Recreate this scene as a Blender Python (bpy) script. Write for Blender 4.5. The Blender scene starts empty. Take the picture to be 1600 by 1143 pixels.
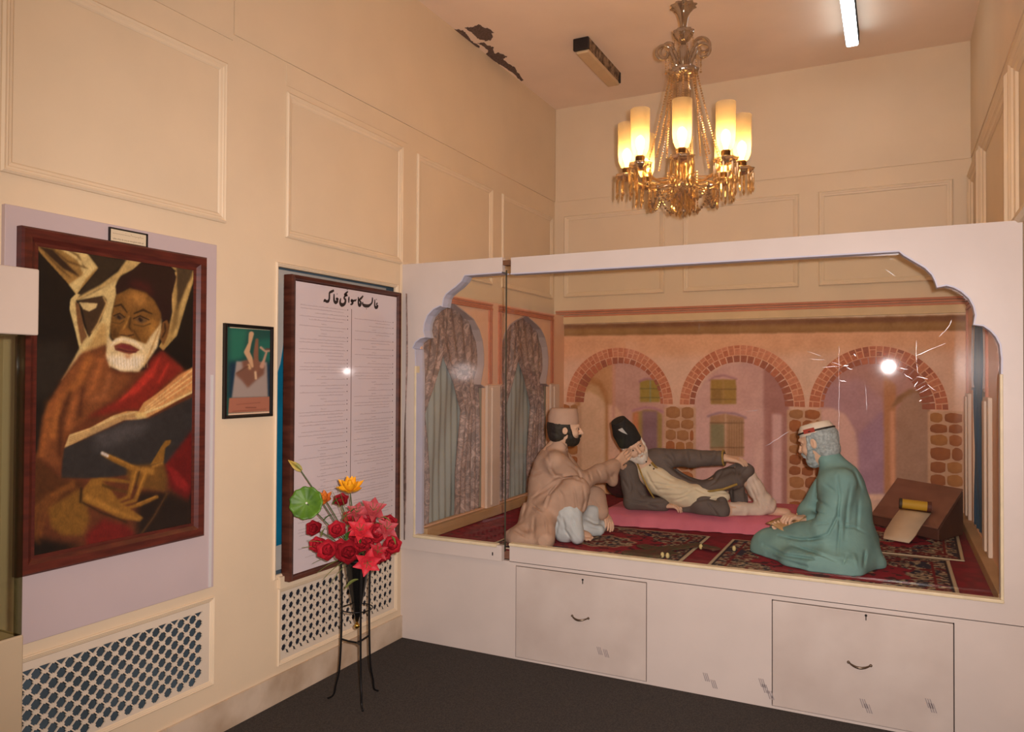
import bpy, math, random
import numpy as np
from mathutils import Vector, Matrix
FLASH_W, FILL_W, FILL_W2, BULB_W, BULB_E, DEAD = 560, 14, 0, 88., 60., ()
random.seed(7); RNG = np.random.default_rng(7)
PI = math.pi
scn = bpy.context.scene
COL = scn.collection
# ------------------------------------------------------------------ camera
CX, CY, CZ = 2.6987, -3.8761, 1.6
YAW, PIT, ROL, FP = .4648, .0137, .0049, 1186.05
F_ = np.array([-math.sin(YAW)*math.cos(PIT), math.cos(YAW)*math.cos(PIT), math.sin(PIT)])
R0_ = np.array([math.cos(YAW), math.sin(YAW), 0.]); U0_ = np.cross(R0_, F_)
R_ = R0_*math.cos(ROL)+U0_*math.sin(ROL); U_ = -R0_*math.sin(ROL)+U0_*math.cos(ROL)
C_ = np.array([CX, CY, CZ])
cam = bpy.data.cameras.new('camera'); camo = bpy.data.objects.new('camera', cam); COL.objects.link(camo)
cam.sensor_width = 36; cam.lens = FP/1600*36; cam.clip_start = .05; cam.clip_end = 60
camo.matrix_world = Matrix(((R_[0], U_[0], -F_[0], CX), (R_[1], U_[1], -F_[1], CY), (R_[2], U_[2], -F_[2], CZ), (0, 0, 0, 1)))
scn.camera = camo
# ------------------------------------------------------------------ light and exposure
scn.view_settings.view_transform = 'Standard'; scn.view_settings.look = 'None'
scn.view_settings.gamma = 1; scn.view_settings.use_curve_mapping = False
scn.view_settings.exposure = 0.0
w = bpy.data.worlds.new('world'); scn.world = w; w.use_nodes = True
w.node_tree.nodes['Background'].inputs[0].default_value = (1, .8, .62, 1)
w.node_tree.nodes['Background'].inputs[1].default_value = .05
def light(name, kind, loc, energy, col, size=.1, size_y=None, target=None, spot=None):
    l = bpy.data.lights.new(name, kind); l.energy = energy; l.color = col
    if kind == 'AREA':
        l.size = size
        if size_y: l.shape = 'RECTANGLE'; l.size_y = size_y
    else: l.shadow_soft_size = size
    if kind == 'SPOT': l.spot_size = spot; l.spot_blend = 1.
    o = bpy.data.objects.new(name, l); COL.objects.link(o); o.location = loc
    if target is not None: o.rotation_euler = (Vector(target)-Vector(loc)).to_track_quat('-Z', 'Y').to_euler()
    return o
FL = C_ + R_*.07 + U_*.05 + F_*.03
light('camera_flash', 'SPOT', FL, FLASH_W, (1, .89, .88), .022, target=FL+F_*3-U_*.15+R_*.2, spot=2.0)
light('added_fill', 'AREA', (1.5, -3.6, 3.9), FILL_W, (1, .74, .5), 1.2, 1.2, target=(1.5, -3.4, 0))  # unseen warm fill, added near the ceiling to brighten the closed room
light('added_fill', 'AREA', (1.75, .7, 3.9), FILL_W2, (1, .72, .45), .25, .25, target=(1.75, .7, 0)) if FILL_W2 else None
# ------------------------------------------------------------------ helpers
def on(ax, v, x, y):
    d = F_+R_*((x-800)/FP)-U_*((y-571.5)/FP)
    return C_ + d*((v-C_[ax])/d[ax])
def atd(x, y, d):
    return C_ + (F_+R_*((x-800)/FP)-U_*((y-571.5)/FP))*d
def proj(P):
    d = P-C_; z = d@F_
    return 800+FP*(d@R_)/z, 571.5-FP*(d@U_)/z
def lin(c):
    c = np.asarray(c, float)/255.
    return np.where(c <= .04045, c/12.92, ((c+.055)/1.055)**2.4)
MATS = {}
def M(name, col=(200, 200, 200), rough=.6, var=0., scale=12., bump=0., bscale=80., metal=0., col2=None, detail=4., spec=.4, attr=None, stretch=None):
    if name in MATS: return MATS[name]
    m = bpy.data.materials.new(name); m.use_nodes = True; nt = m.node_tree; N = nt.nodes; L = nt.links
    b = N['Principled BSDF']; b.inputs['Roughness'].default_value = rough; b.inputs['Metallic'].default_value = metal
    b.inputs['Specular IOR Level'].default_value = spec
    c = lin(col); b.inputs['Base Color'].default_value = (*c, 1)
    tc = N.new('ShaderNodeTexCoord'); src = tc.outputs['Object']
    if stretch:
        mp = N.new('ShaderNodeMapping'); mp.inputs['Scale'].default_value = stretch; L.new(src, mp.inputs[0]); src = mp.outputs[0]
    if attr:
        a = N.new('ShaderNodeAttribute'); a.attribute_name = attr; L.new(a.outputs['Color'], b.inputs['Base Color'])
    elif var or col2 is not None:
        nz = N.new('ShaderNodeTexNoise'); nz.inputs['Scale'].default_value = scale; nz.inputs['Detail'].default_value = detail
        L.new(src, nz.inputs['Vector'])
        r = N.new('ShaderNodeValToRGB'); r.color_ramp.elements[0].position = .36; r.color_ramp.elements[1].position = .64
        ca = lin(col2) if col2 is not None else c*(1-var)
        r.color_ramp.elements[0].color = (*ca, 1); r.color_ramp.elements[1].color = (*(c*(1+var*.5) if col2 is None else c), 1)
        L.new(nz.outputs['Fac'], r.inputs[0]); L.new(r.outputs[0], b.inputs['Base Color'])
    if bump:
        n2 = N.new('ShaderNodeTexNoise'); n2.inputs['Scale'].default_value = bscale; n2.inputs['Detail'].default_value = 5
        L.new(src, n2.inputs['Vector'])
        bp = N.new('ShaderNodeBump'); bp.inputs['Strength'].default_value = bump; bp.inputs['Distance'].default_value = .01
        L.new(n2.outputs['Fac'], bp.inputs['Height']); L.new(bp.outputs[0], b.inputs['Normal'])
    MATS[name] = m; return m
def mix_mat(name, parts):
    """parts: list of (kind, colour, rough, weight) blended together"""
    m = bpy.data.materials.new(name); m.use_nodes = True; nt = m.node_tree; N = nt.nodes; L = nt.links
    for n in list(N):
        if n.type != 'OUTPUT_MATERIAL': N.remove(n)
    out = [n for n in N if n.type == 'OUTPUT_MATERIAL'][0]; cur = None; tot = 0
    for kind, c, r, wt in parts:
        n = N.new({'T': 'ShaderNodeBsdfTransparent', 'G': 'ShaderNodeBsdfGlossy', 'D': 'ShaderNodeBsdfDiffuse', 'L': 'ShaderNodeBsdfTranslucent', 'E': 'ShaderNodeEmission'}[kind])
        n.inputs['Color'].default_value = (*lin(c), 1)
        if kind == 'G': n.inputs['Roughness'].default_value = r
        if kind == 'E': n.inputs['Strength'].default_value = r
        if cur is None: cur = n; tot = wt
        else:
            tot += wt; x = N.new('ShaderNodeMixShader'); x.inputs[0].default_value = wt/tot
            L.new(cur.outputs[0], x.inputs[1]); L.new(n.outputs[0], x.inputs[2]); cur = x
    L.new(cur.outputs[0], out.inputs[0]); MATS[name] = m; return m
def glass_mat(name, tint=(245, 250, 246), rough=.02, bump=.0, base=.03):
    m = bpy.data.materials.new(name); m.use_nodes = True; nt = m.node_tree; N = nt.nodes; L = nt.links
    N.remove(N['Principled BSDF']); out = [n for n in N if n.type == 'OUTPUT_MATERIAL'][0]
    t = N.new('ShaderNodeBsdfTransparent'); t.inputs[0].default_value = (*lin(tint), 1)
    g = N.new('ShaderNodeBsdfGlossy'); g.inputs['Roughness'].default_value = rough
    lw = N.new('ShaderNodeLayerWeight'); lw.inputs[0].default_value = .5; pw_ = N.new('ShaderNodeMath'); pw_.operation = 'POWER'; pw_.inputs[1].default_value = 5; L.new(lw.outputs['Facing'], pw_.inputs[0])
    fr = N.new('ShaderNodeMath'); fr.operation = 'MULTIPLY_ADD'; fr.inputs[1].default_value = .9; fr.inputs[2].default_value = base; L.new(pw_.outputs[0], fr.inputs[0])
    mx = N.new('ShaderNodeMixShader'); L.new(fr.outputs[0], mx.inputs[0]); L.new(t.outputs[0], mx.inputs[1]); L.new(g.outputs[0], mx.inputs[2]); L.new(mx.outputs[0], out.inputs[0])
    if bump:
        tc = N.new('ShaderNodeTexCoord'); mp = N.new('ShaderNodeMapping'); mp.inputs['Scale'].default_value = (1, 1, 1); mp.inputs['Rotation'].default_value = (0, .6, 0)
        n2 = N.new('ShaderNodeTexNoise'); n2.inputs['Scale'].default_value = 9; n2.inputs['Detail'].default_value = 8
        L.new(tc.outputs['Object'], mp.inputs[0]); L.new(mp.outputs[0], n2.inputs['Vector'])
        bp = N.new('ShaderNodeBump'); bp.inputs['Strength'].default_value = bump; bp.inputs['Distance'].default_value = .01
        L.new(n2.outputs['Fac'], bp.inputs['Height']); L.new(bp.outputs[0], g.inputs['Normal'])
    MATS[name] = m; return m
WL = {}
def tag(o, label=None, cat=None, group=None, kind=None):
    if label: o['label'] = label
    if cat: o['category'] = cat
    if group: o['group'] = group
    if kind: o['kind'] = kind
    return o
def empty(name, loc, label=None, cat=None, group=None, kind=None, parent=None):
    o = bpy.data.objects.new(name, None); COL.objects.link(o); o.empty_display_size = .05
    loc = Vector(loc); pl = WL.get(parent.name, Vector()) if parent else Vector()
    o.location = loc-pl; WL[o.name] = loc
    if parent: o.parent = parent
    return tag(o, label, cat, group, kind)
def obj(name, V, Fc, mat, parent=None, smooth=False, sharp=None, label=None, cat=None, group=None, kind=None, cols=None, org=None, local=False):
    """mesh from world coordinates; parent may be an Empty or a mesh object (child origin = its own base unless local)"""
    V = np.asarray(V, dtype=np.float64).reshape(-1, 3)
    me = bpy.data.meshes.new(name)
    if org is None:
        org = Vector(((V[:, 0].min()+V[:, 0].max())/2, (V[:, 1].min()+V[:, 1].max())/2, V[:, 2].min())) if not local else Vector()
    Vl = V-np.array(org)
    if isinstance(Fc, np.ndarray):
        n = len(Fc); k = Fc.shape[1]
        me.vertices.add(len(Vl)); me.vertices.foreach_set('co', Vl.ravel().astype(np.float32))
        me.loops.add(n*k); me.loops.foreach_set('vertex_index', Fc.ravel().astype(np.int32))
        me.polygons.add(n); me.polygons.foreach_set('loop_start', np.arange(0, n*k, k, dtype=np.int32))
        me.update(calc_edges=True)
    else:
        me.from_pydata(Vl.tolist(), [], Fc); me.update()
    if smooth: me.polygons.foreach_set('use_smooth', np.ones(len(me.polygons), bool))
    if sharp: me.set_sharp_from_angle(angle=sharp)
    if cols is not None:
        at = me.color_attributes.new('Col', 'FLOAT_COLOR', 'POINT')
        c4 = np.ones((len(V), 4), np.float32); c4[:, :3] = lin(cols); at.data.foreach_set('color', c4.ravel())
    if mat: me.materials.append(mat)
    o = bpy.data.objects.new(name, me); COL.objects.link(o)
    pl = WL.get(parent.name, Vector()) if parent else Vector()
    o.location = Vector(org)-pl; WL[o.name] = Vector(org)
    if parent: o.parent = parent
    return tag(o, label, cat, group, kind)
class MB:
    def __init__(s): s.V = []; s.F = []
    def add(s, V, Fc):
        n = len(s.V); s.V += [tuple(map(float, v)) for v in V]; s.F += [tuple(i+n for i in f) for f in Fc]; return s
    def box(s, a, b):
        x0, y0, z0 = a; x1, y1, z1 = b
        return s.add([(x0, y0, z0), (x1, y0, z0), (x1, y1, z0), (x0, y1, z0), (x0, y0, z1), (x1, y0, z1), (x1, y1, z1), (x0, y1, z1)],
                     [(0, 3, 2, 1), (4, 5, 6, 7), (0, 1, 5, 4), (1, 2, 6, 5), (2, 3, 7, 6), (3, 0, 4, 7)])
    def hexa(s, P): return s.add(P, [(0, 3, 2, 1), (4, 5, 6, 7), (0, 1, 5, 4), (1, 2, 6, 5), (2, 3, 7, 6), (3, 0, 4, 7)])
    def prism(s, pts, vec):
        n = len(pts); v = np.array(vec); P = [np.array(p, float) for p in pts]
        return s.add(P+[p+v for p in P], [tuple(range(n))[::-1], tuple(range(n, 2*n))]+[(i, (i+1) % n, n+(i+1) % n, n+i) for i in range(n)])
    def tube(s, pts, r, n=8, cap=True, closed=False):
        pts = [Vector(p) for p in pts]; m = len(pts); rs = r if hasattr(r, '__len__') else [r]*m
        V = []; prev = None
        for i, p in enumerate(pts):
            t = ((pts[(i+1) % m] if (closed or i < m-1) else p)-(pts[i-1] if (closed or i > 0) else p)).normalized()
            if prev is None: a = t.orthogonal().normalized()
            else:
                a = prev-t*prev.dot(t); a = a.normalized() if a.length > 1e-6 else t.orthogonal().normalized()
            prev = a; b = t.cross(a)
            for k in range(n):
                an = 2*PI*k/n; V.append(p+(a*math.cos(an)+b*math.sin(an))*rs[i])
        Fc = [(i*n+k, i*n+(k+1) % n, ((i+1) % m)*n+(k+1) % n, ((i+1) % m)*n+k) for i in range(m if closed else m-1) for k in range(n)]
        if cap and not closed: Fc += [tuple(range(n))[::-1], tuple(range((m-1)*n, m*n))]
        return s.add(V, Fc)
    def lathe(s, prof, c, n=16, rmod=None, axis=None):
        c = np.array(c, float); V = []
        ax = Vector(axis).normalized() if axis is not None else Vector((0, 0, 1)); q = Vector((0, 0, 1)).rotation_difference(ax)
        for j, (r, z) in enumerate(prof):
            for k in range(n):
                a = 2*PI*k/n; rr = r*(rmod(a, j) if rmod else 1)
                V.append(c+np.array(q @ Vector((rr*math.cos(a), rr*math.sin(a), z))))
        m = len(prof)
        return s.add(V, [(j*n+k, j*n+(k+1) % n, (j+1)*n+(k+1) % n, (j+1)*n+k) for j in range(m-1) for k in range(n)]+[tuple(range(n))[::-1], tuple(range((m-1)*n, m*n))])
    def ball(s, c, r, n=8, m=6, sc=(1, 1, 1)):
        c = np.array(c, float); V = [c+np.array((0, 0, -r*sc[2]))]
        for j in range(1, m):
            ph = -PI/2+PI*j/m
            for k in range(n): V.append(c+np.array((sc[0]*r*math.cos(ph)*math.cos(2*PI*k/n), sc[1]*r*math.cos(ph)*math.sin(2*PI*k/n), sc[2]*r*math.sin(ph))))
        V.append(c+np.array((0, 0, r*sc[2]))); L = len(V)-1
        Fc = [(0, 1+(k+1) % n, 1+k) for k in range(n)]+[(L, L-n+k, L-n+(k+1) % n) for k in range(n)]
        Fc += [(1+j*n+k, 1+j*n+(k+1) % n, 1+(j+1)*n+(k+1) % n, 1+(j+1)*n+k) for j in range(m-2) for k in range(n)]
        return s.add(V, Fc)
    def build(s, name, mat, parent=None, **k): return obj(name, s.V, s.F, mat, parent, **k)
def bevel(o, w=.003, seg=2):
    m = o.modifiers.new('bevel', 'BEVEL'); m.width = w; m.segments = seg; m.limit_method = 'ANGLE'; return o
def plate(outer, holes, ax, v0, v1):
    """flat board with holes. outer/holes: 2-D loops in the two axes other than ax (order: remaining axes ascending); from v0 to v1 along ax"""
    import bmesh
    bm = bmesh.new(); others = [i for i in range(3) if i != ax]
    def mk(p, v):
        q = [0, 0, 0]; q[ax] = v; q[others[0]] = p[0]; q[others[1]] = p[1]; return q
    es = []
    for lp in [outer]+holes:
        vs = [bm.verts.new(mk(p, v0)) for p in lp]
        es += [bm.edges.new((vs[i], vs[(i+1) % len(vs)])) for i in range(len(vs))]
    bmesh.ops.triangle_fill(bm, use_beauty=True, use_dissolve=False, edges=es)
    r = bmesh.ops.extrude_face_region(bm, geom=bm.faces[:])
    for e in r['geom']:
        if isinstance(e, bmesh.types.BMVert): e.co[ax] = v1
    bmesh.ops.recalc_face_normals(bm, faces=bm.faces[:])
    bm.verts.index_update()
    V = [tuple(v.co) for v in bm.verts]; Fc = [tuple(v.index for v in f.verts) for f in bm.faces]
    bm.free(); m = MB(); m.add(V, Fc); return m
def moulding(ax, v, a0, a1, b0, b1, wd=.03, h=.012, sgn=1):
    """picture-frame moulding (mitred, profiled) around a rectangle on plane ax=v"""
    others = [i for i in range(3) if i != ax]; m = MB()
    prof = [(0, 0), (0, h*.55), (wd*.18, h), (wd*.38, h*.75), (wd*.5, h*.75), (wd*.62, h*.5), (wd*.85, h*.35), (wd, 0)]
    V = []
    for (t, hh) in prof:
        for (a, b) in ((a0+t, b0+t), (a1-t, b0+t), (a1-t, b1-t), (a0+t, b1-t)):
            q = [0, 0, 0]; q[ax] = v+sgn*hh; q[others[0]] = a; q[others[1]] = b; V.append(q)
    Fc = [(j*4+k, j*4+(k+1) % 4, (j+1)*4+(k+1) % 4, (j+1)*4+k) for j in range(len(prof)-1) for k in range(4)]
    if (sgn > 0) == (ax == 1): Fc = [f[::-1] for f in Fc]
    return m.add(V, Fc)
# --- value noise
def vnoise(x, y, seed=0):
    xi = np.floor(x).astype(np.int64); yi = np.floor(y).astype(np.int64); xf = x-xi; yf = y-yi
    def h(a, b):
        n = (a*374761393+b*668265263+seed*1442695041) & 0x7fffffff; n = (n ^ (n >> 13))*1274126177 & 0x7fffffff
        return ((n ^ (n >> 16)) & 0xffff)/65535.
    u = xf*xf*(3-2*xf); v = yf*yf*(3-2*yf)
    return (h(xi, yi)*(1-u)+h(xi+1, yi)*u)*(1-v)+(h(xi, yi+1)*(1-u)+h(xi+1, yi+1)*u)*v
# --- little paint program: flat paintings as vertex colours
class Cv:
    def __init__(s, x0, y0, x1, y1, sc, bg):
        s.x0, s.y0, s.sc = x0, y0, sc; s.w = int((x1-x0)*sc); s.h = int((y1-y0)*sc)
        s.a = np.empty((s.h, s.w, 3)); s.a[:] = bg
    def _blur(s, m, r):
        k = int(max(1, round(r)))
        for ax in (0, 1):
            for _ in range(2):
                c = np.cumsum(np.pad(m, [(k+1, k) if a == ax else (0, 0) for a in (0, 1)], mode='edge'), axis=ax)
                m = (c[2*k+1:]-c[:-2*k-1])/(2*k+1) if ax == 0 else (c[:, 2*k+1:]-c[:, :-2*k-1])/(2*k+1)
        return m
    def _comp(s, m, i0, j0, col, al):
        sub = s.a[i0:i0+m.shape[0], j0:j0+m.shape[1]]; mm = (m*al)[..., None]
        sub[:] = sub*(1-mm)+np.array(col, float)*mm
    def _box(s, P, pad):
        j0 = int(max(0, P[:, 0].min()-pad)); j1 = int(min(s.w, P[:, 0].max()+pad+1)); i0 = int(max(0, P[:, 1].min()-pad)); i1 = int(min(s.h, P[:, 1].max()+pad+1))
        return i0, i1, j0, j1
    def poly(s, pts, col, blur=1., al=1., T=None):
        P = np.array([T(*p) if T else p for p in pts], float); P = (P-np.array((s.x0, s.y0)))*s.sc; b = blur*s.sc
        i0, i1, j0, j1 = s._box(P, 3*b+2)
        if i1 <= i0 or j1 <= j0: return
        Y, X = np.mgrid[i0:i1, j0:j1]+.5; m = np.zeros(X.shape, bool)
        for k in range(len(P)):
            (xa, ya), (xb, yb) = P[k-1], P[k]
            if ya == yb: continue
            m ^= ((ya > Y) != (yb > Y)) & (X < (xb-xa)*(Y-ya)/(yb-ya)+xa)
        s._comp(s._blur(m.astype(float), b*.6), i0, j0, col, al)
    def line(s, pts, w, col, soft=.7, al=1., T=None):
        P = np.array([T(*p) if T else p for p in pts], float); P = (P-np.array((s.x0, s.y0)))*s.sc
        ws = np.array(w if hasattr(w, '__len__') else [w]*2, float)*s.sc/2; ws = np.interp(np.linspace(0, 1, len(P)), np.linspace(0, 1, len(ws)), ws)
        i0, i1, j0, j1 = s._box(P, ws.max()+3*soft*s.sc+2)
        if i1 <= i0 or j1 <= j0: return
        Y, X = np.mgrid[i0:i1, j0:j1]+.5; D = np.full(X.shape, 1e9)
        for k in range(len(P)-1):
            a = P[k]; d = P[k+1]-a; L = max(d@d, 1e-9); t = np.clip(((X-a[0])*d[0]+(Y-a[1])*d[1])/L, 0, 1)
            D = np.minimum(D, np.hypot(X-a[0]-t*d[0], Y-a[1]-t*d[1])-(ws[k]+t*(ws[k+1]-ws[k])))
        s._comp(1/(1+np.exp(np.clip(D/(soft*s.sc*.5), -30, 30))), i0, j0, col, al)
    def sample(s, x, y):
        X = np.clip((x-s.x0)*s.sc-.5, 0, s.w-1.001); Y = np.clip((y-s.y0)*s.sc-.5, 0, s.h-1.001)
        xi = X.astype(int); yi = Y.astype(int); u = (X-xi)[..., None]; v = (Y-yi)[..., None]
        xj = np.minimum(xi+1, s.w-1); yj = np.minimum(yi+1, s.h-1)
        return (s.a[yi, xi]*(1-u)+s.a[yi, xj]*u)*(1-v)+(s.a[yj, xi]*(1-u)+s.a[yj, xj]*u)*v
def paintgrid(name, O, A, B, nu, nv, colfn, mat, parent=None, **k):
    """grid O + u*A + v*B, coloured per vertex by colfn(P[n,3], u, v)"""
    O, A, B = (np.array(t, float) for t in (O, A, B))
    u, v = np.meshgrid(np.linspace(0, 1, nu+1), np.linspace(0, 1, nv+1)); u = u.ravel(); v = v.ravel()
    P = O+u[:, None]*A+v[:, None]*B
    i = (np.arange(nv)[:, None]*(nu+1)+np.arange(nu)[None]).ravel()
    Fc = np.stack([i, i+1, i+nu+2, i+nu+1], 1)
    return obj(name, P, Fc, mat, parent, cols=np.clip(colfn(P, u, v), 0, 255), **k)
# --- implicit surfaces -> one continuous mesh (surface nets)
def V3(*a): return np.array(a, float)
class Sdf:
    def __init__(s, lo, hi, h):
        s.lo = np.array(lo, float); s.h = h; s.n = np.ceil((np.array(hi)-s.lo)/h).astype(int)+1
        s.D = np.full(s.n, .3, np.float32)
    def _sub(s, lo, hi):
        a = np.clip(np.floor((lo-s.lo)/s.h).astype(int), 0, s.n); b = np.clip(np.ceil((hi-s.lo)/s.h).astype(int)+1, 0, s.n)
        sl = tuple(slice(int(p), int(q)) for p, q in zip(a, b))
        g = [(np.arange(p, q)*s.h+o).astype(np.float32) for p, q, o in zip(a, b, s.lo)]
        return sl, g[0][:, None, None], g[1][None, :, None], g[2][None, None, :]
    def _op(s, sl, d, k, sub):
        D = s.D[sl]
        if D.size == 0: return
        if sub: d = -d; D2 = -D; dd = d*-1; 
        if not sub:
            if k <= 0: s.D[sl] = np.minimum(D, d); return
            h = np.maximum(k-np.abs(D-d), 0)/k; s.D[sl] = np.minimum(D, d)-h*h*k*.25
        else:
            if k <= 0: s.D[sl] = np.maximum(D, d); return
            h = np.maximum(k-np.abs(D-d), 0)/k; s.D[sl] = np.maximum(D, d)+h*h*k*.25
    def cone(s, a, b, ra, rb=None, k=.02, sub=False):
        rb = ra if rb is None else rb; a = np.array(a, float); b = np.array(b, float); m = max(ra, rb)+k+3*s.h+.01
        sl, X, Y, Z = s._sub(np.minimum(a, b)-m, np.maximum(a, b)+m); d = (b-a).astype(np.float32); L = max(float(d@d), 1e-9)
        x, y, z = X-np.float32(a[0]), Y-np.float32(a[1]), Z-np.float32(a[2])
        t = np.clip((x*d[0]+y*d[1]+z*d[2])/L, 0, 1)
        s._op(sl, np.sqrt((x-t*d[0])**2+(y-t*d[1])**2+(z-t*d[2])**2)-(ra+t*(rb-ra)), k, sub); return s
    def chain(s, pts, rs, k=.02, sub=False):
        rs = rs if hasattr(rs, '__len__') else [rs]*len(pts)
        for i in range(len(pts)-1): s.cone(pts[i], pts[i+1], rs[i], rs[i+1], k, sub)
        return s
    def ell(s, c, r, k=.02, R=None, sub=False):
        c = np.array(c, float); r = np.array(r, float); R = np.eye(3) if R is None else np.array(R); m = r.max()+k+3*s.h+.01
        sl, X, Y, Z = s._sub(c-m, c+m); x, y, z = X-c[0], Y-c[1], Z-c[2]
        q = [(x*R[i][0]+y*R[i][1]+z*R[i][2]).astype(np.float32) for i in range(3)]
        k0 = np.sqrt(sum((q[i]/r[i])**2 for i in range(3))); k1 = np.sqrt(sum((q[i]/r[i]**2)**2 for i in range(3)))+1e-6
        s._op(sl, (k0*(k0-1)/k1).astype(np.float32), k, sub); return s
    def box(s, c, r, k=.01, R=None, rd=.01, sub=False):
        c = np.array(c, float); r = np.array(r, float)-rd; R = np.eye(3) if R is None else np.array(R); m = np.linalg.norm(r)+rd+k+3*s.h
        sl, X, Y, Z = s._sub(c-m, c+m); x, y, z = X-c[0], Y-c[1], Z-c[2]
        q = [np.abs(x*R[i][0]+y*R[i][1]+z*R[i][2])-r[i] for i in range(3)]
        d = np.sqrt(sum(np.maximum(t, 0)**2 for t in q))+np.minimum(np.maximum(q[0], np.maximum(q[1], q[2])), 0)-rd
        s._op(sl, d.astype(np.float32), k, sub); return s
    def cutplane(s, p, n):   # remove the side n points to
        n = np.array(n, float); n /= np.linalg.norm(n); sl, X, Y, Z = s._sub(s.lo, s.lo+s.n*s.h)
        d = ((X-p[0])*n[0]+(Y-p[1])*n[1]+(Z-p[2])*n[2]).astype(np.float32); s.D = np.maximum(s.D, d); return s
    def wrinkle(s, amp, f=(30, 30, 30), seed=0):
        rg = np.random.default_rng(seed); sl, X, Y, Z = s._sub(s.lo, s.lo+s.n*s.h); w = 0
        for i in range(4):
            v = rg.normal(size=3)*np.array(f); w = w+np.sin(X*v[0]+Y*v[1]+Z*v[2]+rg.random()*6+1.5*np.sin(X*v[1]*.6+Z*v[0]*.5))
        s.D = s.D+np.float32(amp/3)*w.astype(np.float32); return s
    def folds(s, T, lst):
        """carve (amp > 0) or raise (amp < 0) cloth folds along lines; T maps a traced point to the photo frame"""
        D = s.D.ravel(); ix = np.nonzero(np.abs(D) < .035)[0]; n = s.n
        P = np.stack([ix//(n[1]*n[2]), (ix//n[2]) % n[1], ix % n[2]], 1)*s.h+s.lo-C_
        z = P@F_; u = 800+FP*(P@R_)/z; v = 571.5-FP*(P@U_)/z; acc = np.zeros(len(ix))
        for pts, w_, amp in lst:
            Q_ = [np.array(T(*q)) for q in pts]; lo = np.min(Q_, 0)-3*w_; hi = np.max(Q_, 0)+3*w_
            k = np.nonzero((u > lo[0]) & (u < hi[0]) & (v > lo[1]) & (v < hi[1]))[0]; d2 = np.full(len(k), 1e9); tt = np.zeros(len(k))
            for i in range(len(Q_)-1):
                a = Q_[i]; d = Q_[i+1]-a; L = max(d@d, 1e-9); t = np.clip(((u[k]-a[0])*d[0]+(v[k]-a[1])*d[1])/L, 0, 1)
                e = (u[k]-a[0]-t*d[0])**2+(v[k]-a[1]-t*d[1])**2; m_ = e < d2; d2[m_] = e[m_]; tt[m_] = (i+t[m_])/(len(Q_)-1)
            acc[k] += amp*(np.exp(-d2/w_**2)-.45*np.exp(-d2/(2.2*w_)**2))*np.sin(PI*np.clip(tt, .04, .96))**.5*1.4
        D[ix] += acc.astype(np.float32); s.D = D.reshape(s.D.shape); return s
    def mesh(s):
        D = s.D; D[0] = D[-1] = .1; D[:, 0] = D[:, -1] = .1; D[:, :, 0] = D[:, :, -1] = .1
        n = D.shape; S = D < 0; st = np.array([n[1]*n[2], n[2], 1]); ids = []; pos = []; quads = []
        for ax in range(3):
            o = [(ax+1) % 3, (ax+2) % 3]
            a = [slice(None)]*3; b = [slice(None)]*3; a[ax] = slice(0, -1); b[ax] = slice(1, None)
            cr = np.argwhere(S[tuple(a)] != S[tuple(b)])
            i = cr@st; Df = D.ravel(); da = Df[i]; db = Df[i+st[ax]]; t = da/(da-db)
            p = cr.astype(np.float32); p[:, ax] += t; ins = da < 0
            c = [i, i-st[o[0]], i-st[o[0]]-st[o[1]], i-st[o[1]]]
            for q in c: ids.append(q); pos.append(p)
            Q = np.stack(c, 1); Q[~ins] = Q[~ins][:, ::-1]; quads.append(Q)
        ids = np.concatenate(ids); pos = np.concatenate(pos); Q = np.concatenate(quads)
        un, inv = np.unique(ids, return_inverse=True); cnt = np.bincount(inv)
        V = np.stack([np.bincount(inv, pos[:, k])/cnt for k in range(3)], 1)
        return V*s.h+s.lo, np.searchsorted(un, Q)
    def build(s, name, mat, parent=None, **k):
        V, Q = s.mesh(); return obj(name, V, Q, mat, parent, smooth=True, **k)
# ================================================================== setting
D, H, XR = 2.34, 3.986, 3.20
YB = -6.0
cream = M('cream_wall_paint', (218, 196, 164), .62, var=.035, scale=2.2, bump=.05, bscale=60)
cream2 = M('cream_trim_paint', (222, 200, 168), .5, var=.03, scale=5, bump=.04, bscale=90)
ceilm = M('ceiling_paint', (240, 216, 192), .8, var=.05, scale=1.6, bump=.06, bscale=50)
white = M('white_gloss_paint', (202, 188, 177), .42, var=.03, scale=4, bump=.05, bscale=30)
whitein = M('white_edge_paint', (186, 184, 196), .45, var=.04, scale=9)
rail_edge = M('yellowed_bead_paint', (214, 196, 160), .45, var=.08, scale=16)
carpetm = M('charcoal_carpet', (68, 60, 54), .95, col2=(46, 42, 38), scale=160, bump=.5, bscale=400)
dark = M('dark_gap', (22, 18, 16), .8)
lilac = M('lilac_board_paint', (186, 168, 166), .6, var=.03, scale=3)
dirt = M('grimy_plinth_paint', (204, 184, 160), .6, col2=(170, 146, 120), scale=3.5, detail=8, bump=.05)

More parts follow.
